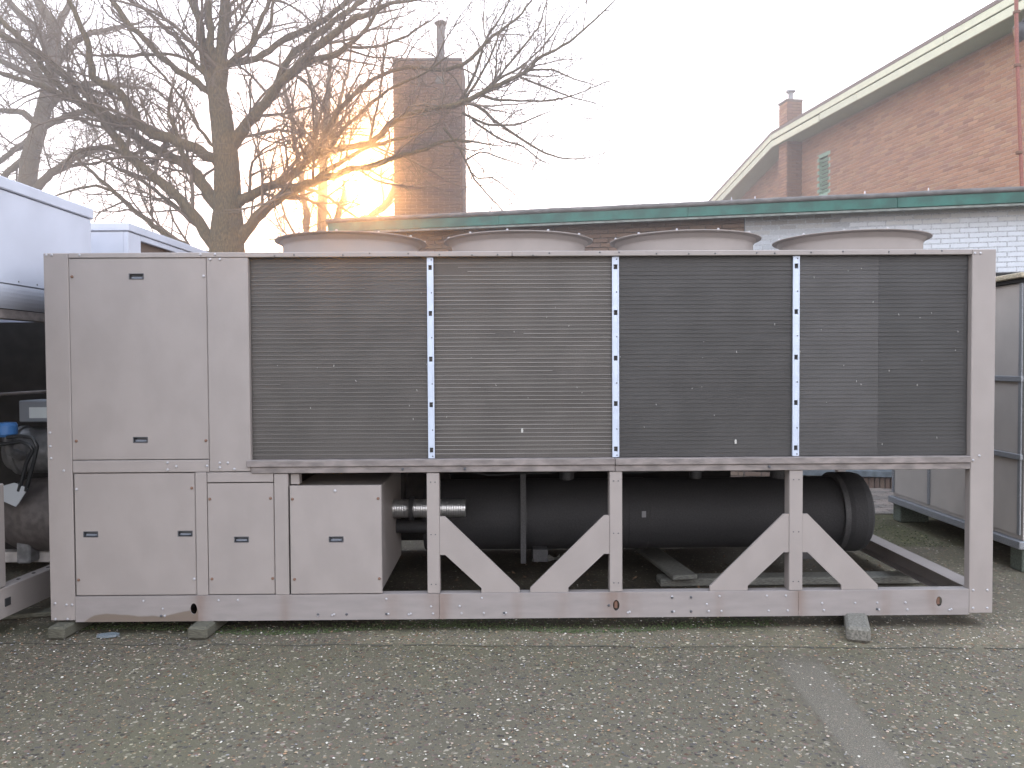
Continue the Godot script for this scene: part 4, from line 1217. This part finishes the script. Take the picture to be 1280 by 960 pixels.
func chiller() -> void:
	var t := thing("air_cooled_chiller", "long pinkish grey industrial chiller with four dark coil panels and fan cowls on top", "chiller", Vector3(-2.897, 0, -4.97), 0.58)
	var deep := 2.25
	var P: Material = mats.paint
	# ---- frame
	obj("end_post", Shape.new().span(Vector3(0, 0.09, -0.15), Vector3(0.152, 2.384, 0), 0.004), P, t)
	obj("end_post", Shape.new().span(Vector3(5.785, 0.088, -0.06), Vector3(5.935, 2.386, 0), 0.004), P, t)
	obj("end_panel", Shape.new().span(Vector3(0.0, 0.25, -deep), Vector3(0.02, 2.38, -0.152), 0.003), P, t)
	for x in [0.0, 5.86]:
		obj("rear_post", Shape.new().span(Vector3(x, 0.09, -deep), Vector3(x + 0.075, 2.36, -deep + 0.07), 0.004), P, t)
	obj("top_rail", Shape.new().span(Vector3(0.154, 2.353, -0.12), Vector3(2.9, 2.384, 0.001), 0.003), P, t)
	obj("top_rail", Shape.new().span(Vector3(2.903, 2.353, -0.12), Vector3(5.783, 2.385, 0.001), 0.003), P, t)
	obj("column_panel", Shape.new().span(Vector3(1.006, 1.02, -0.05), Vector3(1.262, 2.351, -0.001), 0.003), P, t)
	obj("cross_rail", Shape.new().span(Vector3(0.155, 1.018, -0.05), Vector3(1.003, 1.094, -0.001), 0.003), P, t)
	obj("lower_header", Shape.new().span(Vector3(0.988, 0.952, -0.05), Vector3(1.40, 1.015, -0.003), 0.003), P, t)
	obj("divider_post", Shape.new().span(Vector3(0.914, 0.242, -0.05), Vector3(0.985, 1.016, -0.001), 0.003), P, t)
	obj("divider_post", Shape.new().span(Vector3(1.405, 0.242, -0.05), Vector3(1.492, 1.003, -0.001), 0.003), P, t)
	obj("inner_post", Shape.new().span(Vector3(1.5, 0.932, -0.1), Vector3(1.556, 1.0, -0.03), 0.003), P, t)
	var mid := Shape.new()
	mid.span(Vector3(1.24, 1.047, -0.09), Vector3(3.54, 1.09, 0.016), 0.004)
	mid.span(Vector3(1.265, 1.007, -0.09), Vector3(3.54, 1.046, 0.006), 0.003)
	obj("coil_rail", mid, mats.paint_dark, t)
	mid = Shape.new()
	mid.span(Vector3(3.542, 1.045, -0.09), Vector3(5.782, 1.088, 0.016), 0.004)
	mid.span(Vector3(3.542, 1.005, -0.09), Vector3(5.782, 1.044, 0.006), 0.003)
	obj("coil_rail", mid, mats.paint_dark, t)
	for x in [[2.359, 2.437], [3.507, 3.586], [4.641, 4.725]]:
		var q := Shape.new()
		q.span(Vector3(x[0], 0.243, -0.012), Vector3(x[1], 1.003, 0.0), 0.003)
		q.span(Vector3(x[0], 0.243, -0.09), Vector3(x[0] + 0.008, 1.003, -0.0125), 0.002)
		q.span(Vector3(x[1] - 0.008, 0.243, -0.09), Vector3(x[1], 1.003, -0.0125), 0.002)
		obj("bay_post", q, P, t)
	# ---- braces cut from sheet
	var brace := PackedVector2Array([Vector2(0, 0.727), Vector2(0.034, 0.727), Vector2(0.5, 0.272), Vector2(0.5, 0.243), Vector2(0.26, 0.243), Vector2(0.26, 0.272), Vector2(0.034, 0.484), Vector2(0, 0.484)])
	for b in [[2.438, 1.0], [3.506, -1.0], [4.640, -1.0], [4.726, 1.0]]:
		var pts := PackedVector2Array()
		for p in brace:
			pts.push_back(Vector2(b[0] + p.x * b[1] * (0.96 if b[0] > 4.7 else 1.0), p.y))
		obj("brace", Shape.new().slab(pts, -0.022, -0.006), P, t)
	# ---- base rails with their lifting holes
	var stained := StandardMaterial3D.new()
	stained.albedo_color = lin(0.242, 0.216, 0.206)
	stained.albedo_texture = rail_stains()
	stained.roughness = 0.6
	stained.uv1_scale = Vector3(1.0 / 5.935, -1.0 / 0.16, 1)
	stained.uv1_offset = Vector3(0, 0.24 / 0.16, 0)
	var oval := Vector2(0.021, 0.034)
	var plugs := []
	for seg in [[0.155, 2.432, [[Vector2(0.893, 0.158), oval]]], [2.434, 4.70, [[Vector2(3.547, 0.157), oval]]], [4.702, 5.783, [[Vector2(5.595, 0.165), oval * 0.93]]]]:
		var s := Shape.new()
		s.plate(Vector2(seg[0], 0.08), Vector2(seg[1], 0.24), -0.008, -0.0005, seg[2])
		for q in [[0.234, 0.241], [0.079, 0.086]]:
			var f := Shape.new().span(Vector3(seg[0], q[0], -0.07), Vector3(seg[1], q[1], -0.0012), 0.002)
			s.v.append_array(f.v); s.n.append_array(f.n)
			for k in f.v.size():
				s.t.push_back(Vector2(seg[0] + 0.7, 0.22))
		var r := obj("base_rail", s, stained, t)
		if seg[0] > 1.0:
			plugs.push_back([r, seg[2][0][0]])
	for p in plugs:
		obj("hole_plug", Shape.new().span(Vector3(p[1].x - 0.012, p[1].y - 0.024, -0.03), Vector3(p[1].x + 0.012, p[1].y + 0.024, -0.012), 0.008), mats.rust, p[0])
	# the channel under the right end, open towards the inside
	var ch := Shape.new()
	ch.span(Vector3(5.922, 0.09, -deep), Vector3(5.93, 0.24, -0.062), 0.002)
	ch.span(Vector3(5.80, 0.232, -deep), Vector3(5.92, 0.24, -0.062), 0.002)
	ch.span(Vector3(5.84, 0.09, -deep), Vector3(5.92, 0.098, -0.062), 0.002)
	obj("side_rail", ch, P, t)
	obj("rear_rail", Shape.new().span(Vector3(0.08, 0.09, -deep), Vector3(5.79, 0.235, -deep + 0.05), 0.003), mats.rubber_flange, t)  # dark material paints the bay shade onto this rail
	obj("rear_rail", Shape.new().span(Vector3(0.08, 1.0, -deep), Vector3(5.85, 1.085, -deep + 0.05), 0.003), P, t)
	obj("side_rail", Shape.new().span(Vector3(5.86, 1.0, -deep + 0.072), Vector3(5.93, 1.085, -0.062), 0.003), P, t)
	# ---- doors
	door(t, "access_door", Vector2(0.157, 1.102), Vector2(1.0, 2.347), [Vector2(0.578, 1.222), Vector2(0.57, 2.238)], [[0.173, 2.238], [0.986, 2.238, 1], [0.18, 1.217], [0.984, 1.215]])
	door(t, "access_door", Vector2(0.164, 0.25), Vector2(0.908, 1.009), [Vector2(0.258, 0.632), Vector2(0.846, 0.632)], [[0.175, 0.915, 1], [0.892, 0.918], [0.177, 0.345], [0.898, 0.345, 1]])
	door(t, "access_door", Vector2(0.992, 0.25), Vector2(1.398, 0.943), [Vector2(1.197, 0.592)], [[1.003, 0.848], [1.382, 0.85], [1.009, 0.345], [1.388, 0.345]])
	var cb := obj("control_box", Shape.new().span(Vector3(1.512, 0.244, -1.02), Vector3(2.066, 0.916, -0.028), 0.006), mats.paint, t)
	door(cb, "lid", Vector2(1.506, 0.25), Vector2(2.072, 0.925), [Vector2(1.79, 0.59)], [[1.52, 0.845], [2.055, 0.845], [1.527, 0.34], [2.058, 0.34], [1.786, 0.895, 1]], 0.002)
	# ---- coil panels behind the rails
	coils(t)
	# ---- roof, casing, fan cowls
	obj("roof_sheet", Shape.new().span(Vector3(0.0, 2.372, -deep), Vector3(5.93, 2.38, -0.122), 0.0), P, t)
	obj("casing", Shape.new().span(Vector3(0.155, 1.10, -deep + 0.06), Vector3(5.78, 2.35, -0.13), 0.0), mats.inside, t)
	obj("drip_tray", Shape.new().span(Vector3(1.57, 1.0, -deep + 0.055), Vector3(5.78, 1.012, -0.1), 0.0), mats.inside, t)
	obj("added_rear_screen", Shape.new().span(Vector3(0.08, 0.25, -deep), Vector3(4.9, 0.90, -deep + 0.03), 0.0), mats.inside, t)  # added screen that keeps back light out of the open bay
	for k in 4:
		var cx := 1.79 + 1.163 * k
		var cowl := obj("fan_cowl", Shape.new().lathe(PackedVector2Array([Vector2(0.462, 2.379), Vector2(0.462, 2.47), Vector2(0.462, 2.506), Vector2(0.465, 2.511), Vector2(0.517, 2.526), Vector2(0.519, 2.531), Vector2(0.514, 2.533), Vector2(0.487, 2.519), Vector2(0.464, 2.49), Vector2(0.457, 2.455), Vector2(0.457, 2.379)]), 72, Vector3(cx, 0, -0.62)), P, t)
		var clips := Shape.new()
		for q in 12:
			var a := TAU * (q + 0.3 * k) / 12.0
			clips.box(Vector3(cx + cos(a) * 0.508, 2.536, -0.62 + sin(a) * 0.508), Vector3(0.014, 0.014, 0.014), 0.003, Basis(Vector3.UP, -a))
		stuff(obj("clips", clips, mats.steel, cowl))
		var fan := Shape.new()
		fan.lathe(PackedVector2Array([Vector2(0, 2.46), Vector2(0.09, 2.455), Vector2(0.1, 2.40), Vector2(0.1, 2.385)]), 16, Vector3(cx, 0, -0.62))
		for q in 6:
			fan.box(Vector3(cx + cos(q * TAU / 6) * 0.27, 2.43, -0.62 + sin(q * TAU / 6) * 0.27), Vector3(0.33, 0.008, 0.16), 0.002, Basis(Vector3.UP, -q * TAU / 6) * Basis(Vector3.RIGHT, 0.45))
		obj("fan", fan, mats.inside, cowl)
	# ---- what hangs in the open bay
	var along := Basis(Vector3.FORWARD, PI / 2)   # turns +y to +x
	var shell := obj("evaporator", Shape.new().lathe(PackedVector2Array([Vector2(0, 2.25), Vector2(0.262, 2.25), Vector2(0.265, 3.0), Vector2(0.263, 3.75), Vector2(0.267, 3.76), Vector2(0.267, 3.9), Vector2(0.263, 3.91), Vector2(0.266, 5.33)]), 48, Vector3(0, 0.545, -1.05), along), mats.rubber, t)
	obj("end_flange", Shape.new().lathe(PackedVector2Array([Vector2(0.25, 5.325), Vector2(0.295, 5.325), Vector2(0.298, 5.33), Vector2(0.298, 5.365), Vector2(0.25, 5.365)]), 48, Vector3(0, 0.545, -1.05), along), mats.rubber_flange, shell)
	obj("end_bonnet", Shape.new().lathe(PackedVector2Array([Vector2(0.29, 5.366), Vector2(0.299, 5.40), Vector2(0.298, 5.49), Vector2(0.288, 5.53), Vector2(0.262, 5.552), Vector2(0.18, 5.562), Vector2(0, 5.565)]), 48, Vector3(0, 0.545, -1.05), along), mats.rubber, shell)
	obj("end_flange", Shape.new().lathe(PackedVector2Array([Vector2(0.25, 2.98), Vector2(0.282, 2.98), Vector2(0.282, 3.01), Vector2(0.25, 3.01)]), 48, Vector3(0, 0.545, -1.05), along), mats.rubber_flange, shell)
	obj("rating_plate", Shape.new().box(Vector3(3.86, 0.575, -0.786), Vector3(0.03, 0.06, 0.004), 0.0), mat(lin(0.16, 0.16, 0.17), 0.4), shell)
	obj("shell_strap", Shape.new().span(Vector3(2.96, 0.24, -0.76), Vector3(3.0, 1.0, -0.74), 0.002), mats.rubber_flange, t)
	obj("shell_foot", Shape.new().span(Vector3(3.05, 0.24, -1.15), Vector3(3.16, 0.33, -0.78), 0.004), mats.rubber_flange, t)
	obj("shell_foot", Shape.new().span(Vector3(5.0, 0.24, -1.15), Vector3(5.1, 0.3, -0.8), 0.004), mats.rubber_flange, t)
	var pleats := PackedVector2Array()
	for k in 93:
		pleats.push_back(Vector2(0.0645 if k % 2 else 0.062, 2.02 + k * 0.006))
	obj("foil_pipe", Shape.new().lathe(pleats, 28, Vector3(0, 0.672, -0.6), along), mats.foil, t)
	obj("pipe_collar", Shape.new().lathe(PackedVector2Array([Vector2(0.05, 2.18), Vector2(0.085, 2.18), Vector2(0.085, 2.21), Vector2(0.05, 2.21)]), 24, Vector3(0, 0.672, -0.6), along), mats.rubber, t)
	obj("suction_pipe", Shape.new().tube(PackedVector3Array([Vector3(2.02, 0.52, -0.75), Vector3(2.3, 0.5, -0.8), Vector3(2.6, 0.42, -0.9)]), PackedFloat32Array([0.05, 0.05, 0.05]), 14), mats.rubber, t)
	obj("compressor", Shape.new().lathe(PackedVector2Array([Vector2(0, 1.2), Vector2(0.2, 1.2), Vector2(0.22, 1.25), Vector2(0.22, 2.0), Vector2(0.26, 2.01), Vector2(0.26, 2.06), Vector2(0.2, 2.07), Vector2(0.17, 2.4), Vector2(0, 2.42)]), 24, Vector3(0, 0.62, -1.5), along), mats.barrel_brown, t)
	obj("condenser", Shape.new().lathe(PackedVector2Array([Vector2(0, 2.0), Vector2(0.2, 2.0), Vector2(0.2, 5.2), Vector2(0, 5.2)]), 28, Vector3(0, 0.45, -1.75), along), mats.inside, t)
	for q in [[3.32, 0.055], [4.3, 0.045], [4.93, 0.06]]:
		obj("nozzle", Shape.new().lathe(PackedVector2Array([Vector2(q[1], 0.79), Vector2(q[1], 0.86), Vector2(q[1] + 0.02, 0.862), Vector2(q[1] + 0.02, 0.885), Vector2(q[1], 0.887), Vector2(q[1], 1.0)]), 18, Vector3(q[0], 0, -1.05)), mats.rubber_flange, shell)
	for q in [[2.5, 3.4, -0.62], [3.45, 4.5, -0.7], [4.4, 5.5, -0.75]]:
		var sag := PackedVector3Array()
		var thin := PackedFloat32Array()
		for k in 13:
			var f := k / 12.0
			sag.push_back(Vector3(lerpf(q[0], q[1], f), 0.985 - 0.10 * sin(f * PI) - 0.02 * sin(f * 9.0), q[2] - 0.1 * f))
			thin.push_back(0.009)
		obj("cable", Shape.new().tube(sag, thin, 6), mats.hole, t)
	for q in [[2.76, 0.96, 0.06], [4.05, 0.955, 0.05], [4.36, 0.95, 0.12], [4.86, 0.95, 0.03], [5.02, 0.95, 0.07]]:
		obj("hanger", Shape.new().span(Vector3(q[0], 0.90, -1.36), Vector3(q[0] + q[2], 0.999, -1.33), 0.002), mats.paint_dark, t)
	# ---- fixings
	var steel := Shape.new()
	for p in [[0.02, 2.372], [0.053, 2.372], [0.225, 2.371], [0.97, 2.371], [1.03, 2.341], [1.06, 2.371], [1.09, 2.341], [0.745, 1.078], [0.745, 1.035], [0.80, 1.055], [0.99, 1.056], [1.07, 1.075], [1.12, 1.075], [1.07, 1.045], [1.16, 1.035], [0.02, 1.27], [0.02, 1.185], [0.024, 1.11], [0.1, 1.032], [0.03, 0.20], [0.03, 0.10], [0.1, 0.19], [0.135, 0.19], [0.105, 0.10], [5.80, 2.36], [5.835, 2.36], [5.80, 1.06], [5.84, 1.088], [5.81, 0.235], [5.90, 0.235], [5.81, 0.12], [5.90, 0.12]]:
		bolt_at(steel, p[0], p[1], 0.0, 0.0085)
	for x in [0.58, 0.70, 1.05, 1.17, 1.67, 1.76, 2.1, 2.24, 2.38, 2.56, 2.70, 2.84, 3.62, 3.90, 4.12, 4.2, 4.5, 4.62, 4.85, 5.06, 5.2, 5.38, 5.66]:
		bolt_at(steel, x, 0.21 - 0.05 * float(int(x * 100) % 3), 0.0, 0.0075)
		if int(x * 100) % 2 == 0:
			bolt_at(steel, x + 0.012, 0.115, 0.0, 0.0075)
	stuff(obj("bolts", steel, mats.steel, t))
	var dots := Shape.new()
	for x in [[2.359, 2.437], [3.507, 3.586], [4.641, 4.725]]:
		for y in [0.30, 0.615, 0.945]:
			bolt_at(dots, x[0] + 0.025, y, 0.0, 0.0042)
			bolt_at(dots, x[1] - 0.025, y, 0.0, 0.0042)
	for x in [2.21, 2.6, 4.51]:
		bolt_at(dots, x, 1.028, 0.006, 0.010)
	for p in [[1.67, 0.115], [1.85, 0.115], [2.1, 0.115], [0.69, 0.115], [3.5, 0.158], [2.84, 0.115], [3.9, 0.115], [3.9, 0.205], [4.02, 0.205], [4.02, 0.115], [5.2, 0.12]]:
		bolt_at(dots, p[0], p[1], 0.0, 0.0085)
	for k in 22:
		bolt_at(dots, 1.4 + k * 0.2 + rng.randf_range(-0.07, 0.07), 2.364 + rng.randf_range(-0.008, 0.012), 0.001, 0.0055)
	stuff(obj("small_holes", dots, mats.handle, t))


func coils(t: Node3D) -> void:
	var blot := noise_tex("coil", 512, 0.006, 0.9, 1.0)
	var spots := noise_tex("fins", 512, 0.25, 0.86, 1.0, 0.0, 2)
	var tones := [lin(0.074, 0.066, 0.06), lin(0.078, 0.069, 0.062), lin(0.05, 0.0475, 0.0465), lin(0.069, 0.066, 0.066), lin(0.048, 0.0465, 0.0465)]
	var xs := [[1.264, 2.387], [2.389, 3.548], [3.55, 4.688], [4.69, 5.215], [5.216, 5.78]]
	for k in 5:
		var m := mat(tones[k], 0.6, 0.15, blot, 0.8)
		m.detail_enabled = true
		m.detail_albedo = spots
		m.detail_blend_mode = BaseMaterial3D.BLEND_MODE_MUL
		var coil := obj("coil_panel", Shape.new().span(Vector3(xs[k][0], 1.092, -0.12), Vector3(xs[k][1], 2.351, -0.04), 0.0), m, t)
		# rows of tubes, each with the bright edge of its fin collar
		var bright := [0.15, 0.23, 0.062, 0.08, 0.058]
		var rows := Shape.new()
		var y := 1.118
		while y < 2.34:
			var x: float = xs[k][0]
			while x < xs[k][1] - 0.01:
				var to := minf(x + rng.randf_range(0.15, 0.6), xs[k][1])
				if rng.randf() < 0.985:
					rows.span(Vector3(x, y - 0.0012, -0.0395), Vector3(to - 0.001, y + 0.0012 + rng.randf_range(-0.0005, 0.0005), -0.036 + rng.randf_range(-0.001, 0.001)), 0.0)
				x = to
			y += 0.02605
		var v: float = bright[k]
		stuff(obj("tube_rows", rows, mat(lin(v * 1.05, v, v * 0.93), 0.5, 0.3), coil))
		# specks of bent fins
		var specks := Shape.new()
		for q in 10:
			var at := Vector3(rng.randf_range(xs[k][0] + 0.02, xs[k][1] - 0.02), rng.randf_range(1.12, 2.32), -0.036)
			specks.box(at, Vector3(0.0025, rng.randf_range(0.004, 0.013), 0.002), 0.0, Basis(Vector3.BACK, rng.randf_range(-0.4, 0.4)))
		if k in [1, 2]:
			for q in 3:
				specks.box(Vector3(2.96 if k == 1 else 4.31, 1.335 - k * 0.08 + q * 0.008, -0.035), Vector3(0.012, 0.01, 0.003), 0.0, Basis(Vector3.BACK, q * 0.6))
		stuff(obj("bent_fins", specks, mat(lin(0.42, 0.41, 0.38), 0.6), coil))
	# galvanised straps between the coils, with square openings
	for x in [[2.369, 2.4095], [3.528, 3.571], [4.666, 4.708]]:
		var s := Shape.new()
		var w := 0.0095
		s.span(Vector3(x[0], 1.092, -0.034), Vector3(x[0] + w, 2.351, -0.02), 0.001)
		s.span(Vector3(x[1] - w, 1.092, -0.034), Vector3(x[1], 2.351, -0.02), 0.001)
		var y := 1.092
		for h in [1.128, 1.414, 1.70, 1.986, 2.272]:
			s.span(Vector3(x[0] + w + 0.0002, y, -0.034), Vector3(x[1] - w - 0.0002, h, -0.021), 0.0)
			y = h + 0.031
		s.span(Vector3(x[0] + w + 0.0002, y, -0.034), Vector3(x[1] - w - 0.0002, 2.351, -0.021), 0.0)
		var strap := obj("coil_strap", s, mats.galvanised, t)
		var pins := Shape.new()
		for h in [1.105, 1.27, 1.56, 1.85, 2.13, 2.335]:
			bolt_at(pins, x[0] + 0.028, h, -0.021, 0.0045)
		stuff(obj("pin_holes", pins, mats.handle, strap))


# ---------------------------------------------------------------- things lying about
func bits() -> void:
	var b := tag(obj("timber_block", Shape.new().box(Vector3.ZERO, Vector3(0.11, 0.078, 0.75), 0.012), mats.wood_grey), "weathered timber bearer under the left end post of the chiller", "timber block", "bearers under the chiller") as Node3D
	b.position = Vector3(-2.79, 0.04, -5.25)
	b.rotation_degrees.y = -4
	b = tag(obj("timber_block", Shape.new().box(Vector3.ZERO, Vector3(0.125, 0.078, 0.8), 0.014), mats.wood_grey), "timber bearer under the base rail near its dark lifting hole", "timber block", "bearers under the chiller")
	b.position = Vector3(-1.92, 0.04, -5.26)
	b.rotation_degrees.y = -3
	b = tag(obj("concrete_block", Shape.new().box(Vector3.ZERO, Vector3(0.135, 0.092, 0.6), 0.016), mats.concrete), "pale concrete bearer sticking out under the right part of the base rail", "concrete block", "bearers under the chiller")
	b.position = Vector3(2.17, 0.048, -5.03)
	b.rotation_degrees.y = -20
	b = tag(obj("timber_beam", Shape.new().box(Vector3.ZERO, Vector3(2.1, 0.06, 0.16), 0.01), mats.beam), "long weathered beam lying along the ground inside the chiller frame", "timber beam")
	b.position = Vector3(2.15, 0.035, -6.05)
	b.rotation_degrees.y = 1.5
	b = tag(obj("plank", Shape.new().box(Vector3.ZERO, Vector3(0.19, 0.035, 1.0), 0.006), mats.beam), "short grey plank lying askew under the black evaporator", "plank")
	b.position = Vector3(1.2, 0.1, -6.35)
	b.rotation_degrees.y = 8
	b = tag(obj("plank", Shape.new().box(Vector3.ZERO, Vector3(0.5, 0.03, 0.12), 0.006), mats.wood_grey), "split plank beside the base channel of the white machine", "plank")
	b.position = Vector3(-3.25, 0.02, -5.35)
	b.rotation_degrees.y = 14
	var flake := Shape.new()
	flake.slab(PackedVector2Array([Vector2(-0.06, -0.02), Vector2(0.0, -0.04), Vector2(0.055, -0.03), Vector2(0.065, 0.01), Vector2(0.02, 0.035), Vector2(-0.05, 0.025)]), 0.0, 0.012)
	b = tag(obj("stone_flake", flake, mat(lin(0.17, 0.2, 0.22), 0.6, 0.0, mats.fine, 3.0)), "flat bluish stone flake on the ground between the two timber bearers", "stone")
	b.rotation_degrees = Vector3(-90, 12, 0)
	b.position = Vector3(-2.52, 0.006, -4.93)
	# a torn sheet of pale foil under the shell
	var scrap := Shape.new()
	var rs := RandomNumberGenerator.new()
	rs.seed = 12
	var grid: Array[Vector3] = []
	for i in 6:
		for j in 4:
			grid.push_back(Vector3(i * 0.045 + rs.randf_range(-0.01, 0.01), rs.randf_range(0.0, 0.05), j * 0.04 + rs.randf_range(-0.01, 0.01)))
	for i in 5:
		for j in 3:
			scrap.quad(grid[i * 4 + j], grid[i * 4 + j + 1], grid[(i + 1) * 4 + j + 1], grid[(i + 1) * 4 + j])
	b = tag(obj("foil_scrap", scrap, mat(lin(0.5, 0.5, 0.48), 0.4)), "crumpled pale scrap on the dark ground under the evaporator", "scrap")
	b.position = Vector3(0.17, 0.02, -6.75)
	# dead leaves and twigs
	var xf: Array[Transform3D] = []
	var cs: Array[Color] = []
	var leaf := Shape.new()
	leaf.quad(Vector3(-0.5, 0.1, 0), Vector3(0, -0.02, 0.3), Vector3(0.5, 0.12, 0), Vector3(0, 0.0, -0.28))
	for k in 420:
		var under := k % 3 != 0
		var x := rs.randf_range(-2.6, 3.0) if under else rs.randf_range(-3.2, 3.4)
		var z := rs.randf_range(-7.2, -5.15) if under else rs.randf_range(-5.1, -2.6)
		if not under and k % 4:
			continue
		var r := rs.randf_range(0.012, 0.045) * (1.0 if under else 0.6)
		xf.push_back(Transform3D(Basis.from_euler(Vector3(rs.randf_range(-0.5, 0.5), rs.randf() * TAU, rs.randf_range(-0.5, 0.5))).scaled(Vector3(r, r, r)), Vector3(x, 0.012 + rs.randf() * 0.01, z)))
		var q := rs.randf_range(0.5, 1.1)
		cs.push_back(Color(0.16 * q, 0.10 * q, 0.06 * q))
	var lm := mat(Color.WHITE, 0.9)
	lm.vertex_color_use_as_albedo = true
	tag(scatter("dead_leaves", leaf.mesh(), xf, cs, lm), "brown dead leaf litter under and before the chiller", "leaves")
	# moss tufts along the shade line under the base rail
	xf = []
	cs = []
	var tuft := Shape.new()
	for k in 7:
		var a := TAU * k / 7.0
		var o := Vector3(cos(a), 0, sin(a))
		var p := Vector3(-sin(a), 0, cos(a)) * 0.35
		tuft.tri(o * 0.2 - p, o * 0.2 + p, o * 0.8 + Vector3.UP * (0.6 + 0.1 * (k % 3)))
	for k in 5200:
		var x := rs.randf_range(-2.9, 1.7)
		var z := -5.0 - absf(rs.randfn()) * 0.09 + 0.06 * sin(x * 3.1)
		if k % 4 == 0:
			x = rs.randf_range(2.6, 4.0)
			z = rs.randf_range(-8.8, -7.2)
		var r := rs.randf_range(0.004, 0.011)
		xf.push_back(Transform3D(Basis(Vector3.UP, rs.randf() * TAU).scaled(Vector3(r, r * 0.8, r)), Vector3(x, 0.002, z)))
		var q := rs.randf_range(0.6, 1.2)
		cs.push_back(Color(0.07 * q, 0.095 * q, 0.035 * q))
	tag(scatter("moss", tuft.mesh(), xf, cs, lm), "low green moss along the shaded foot of the chiller", "moss")
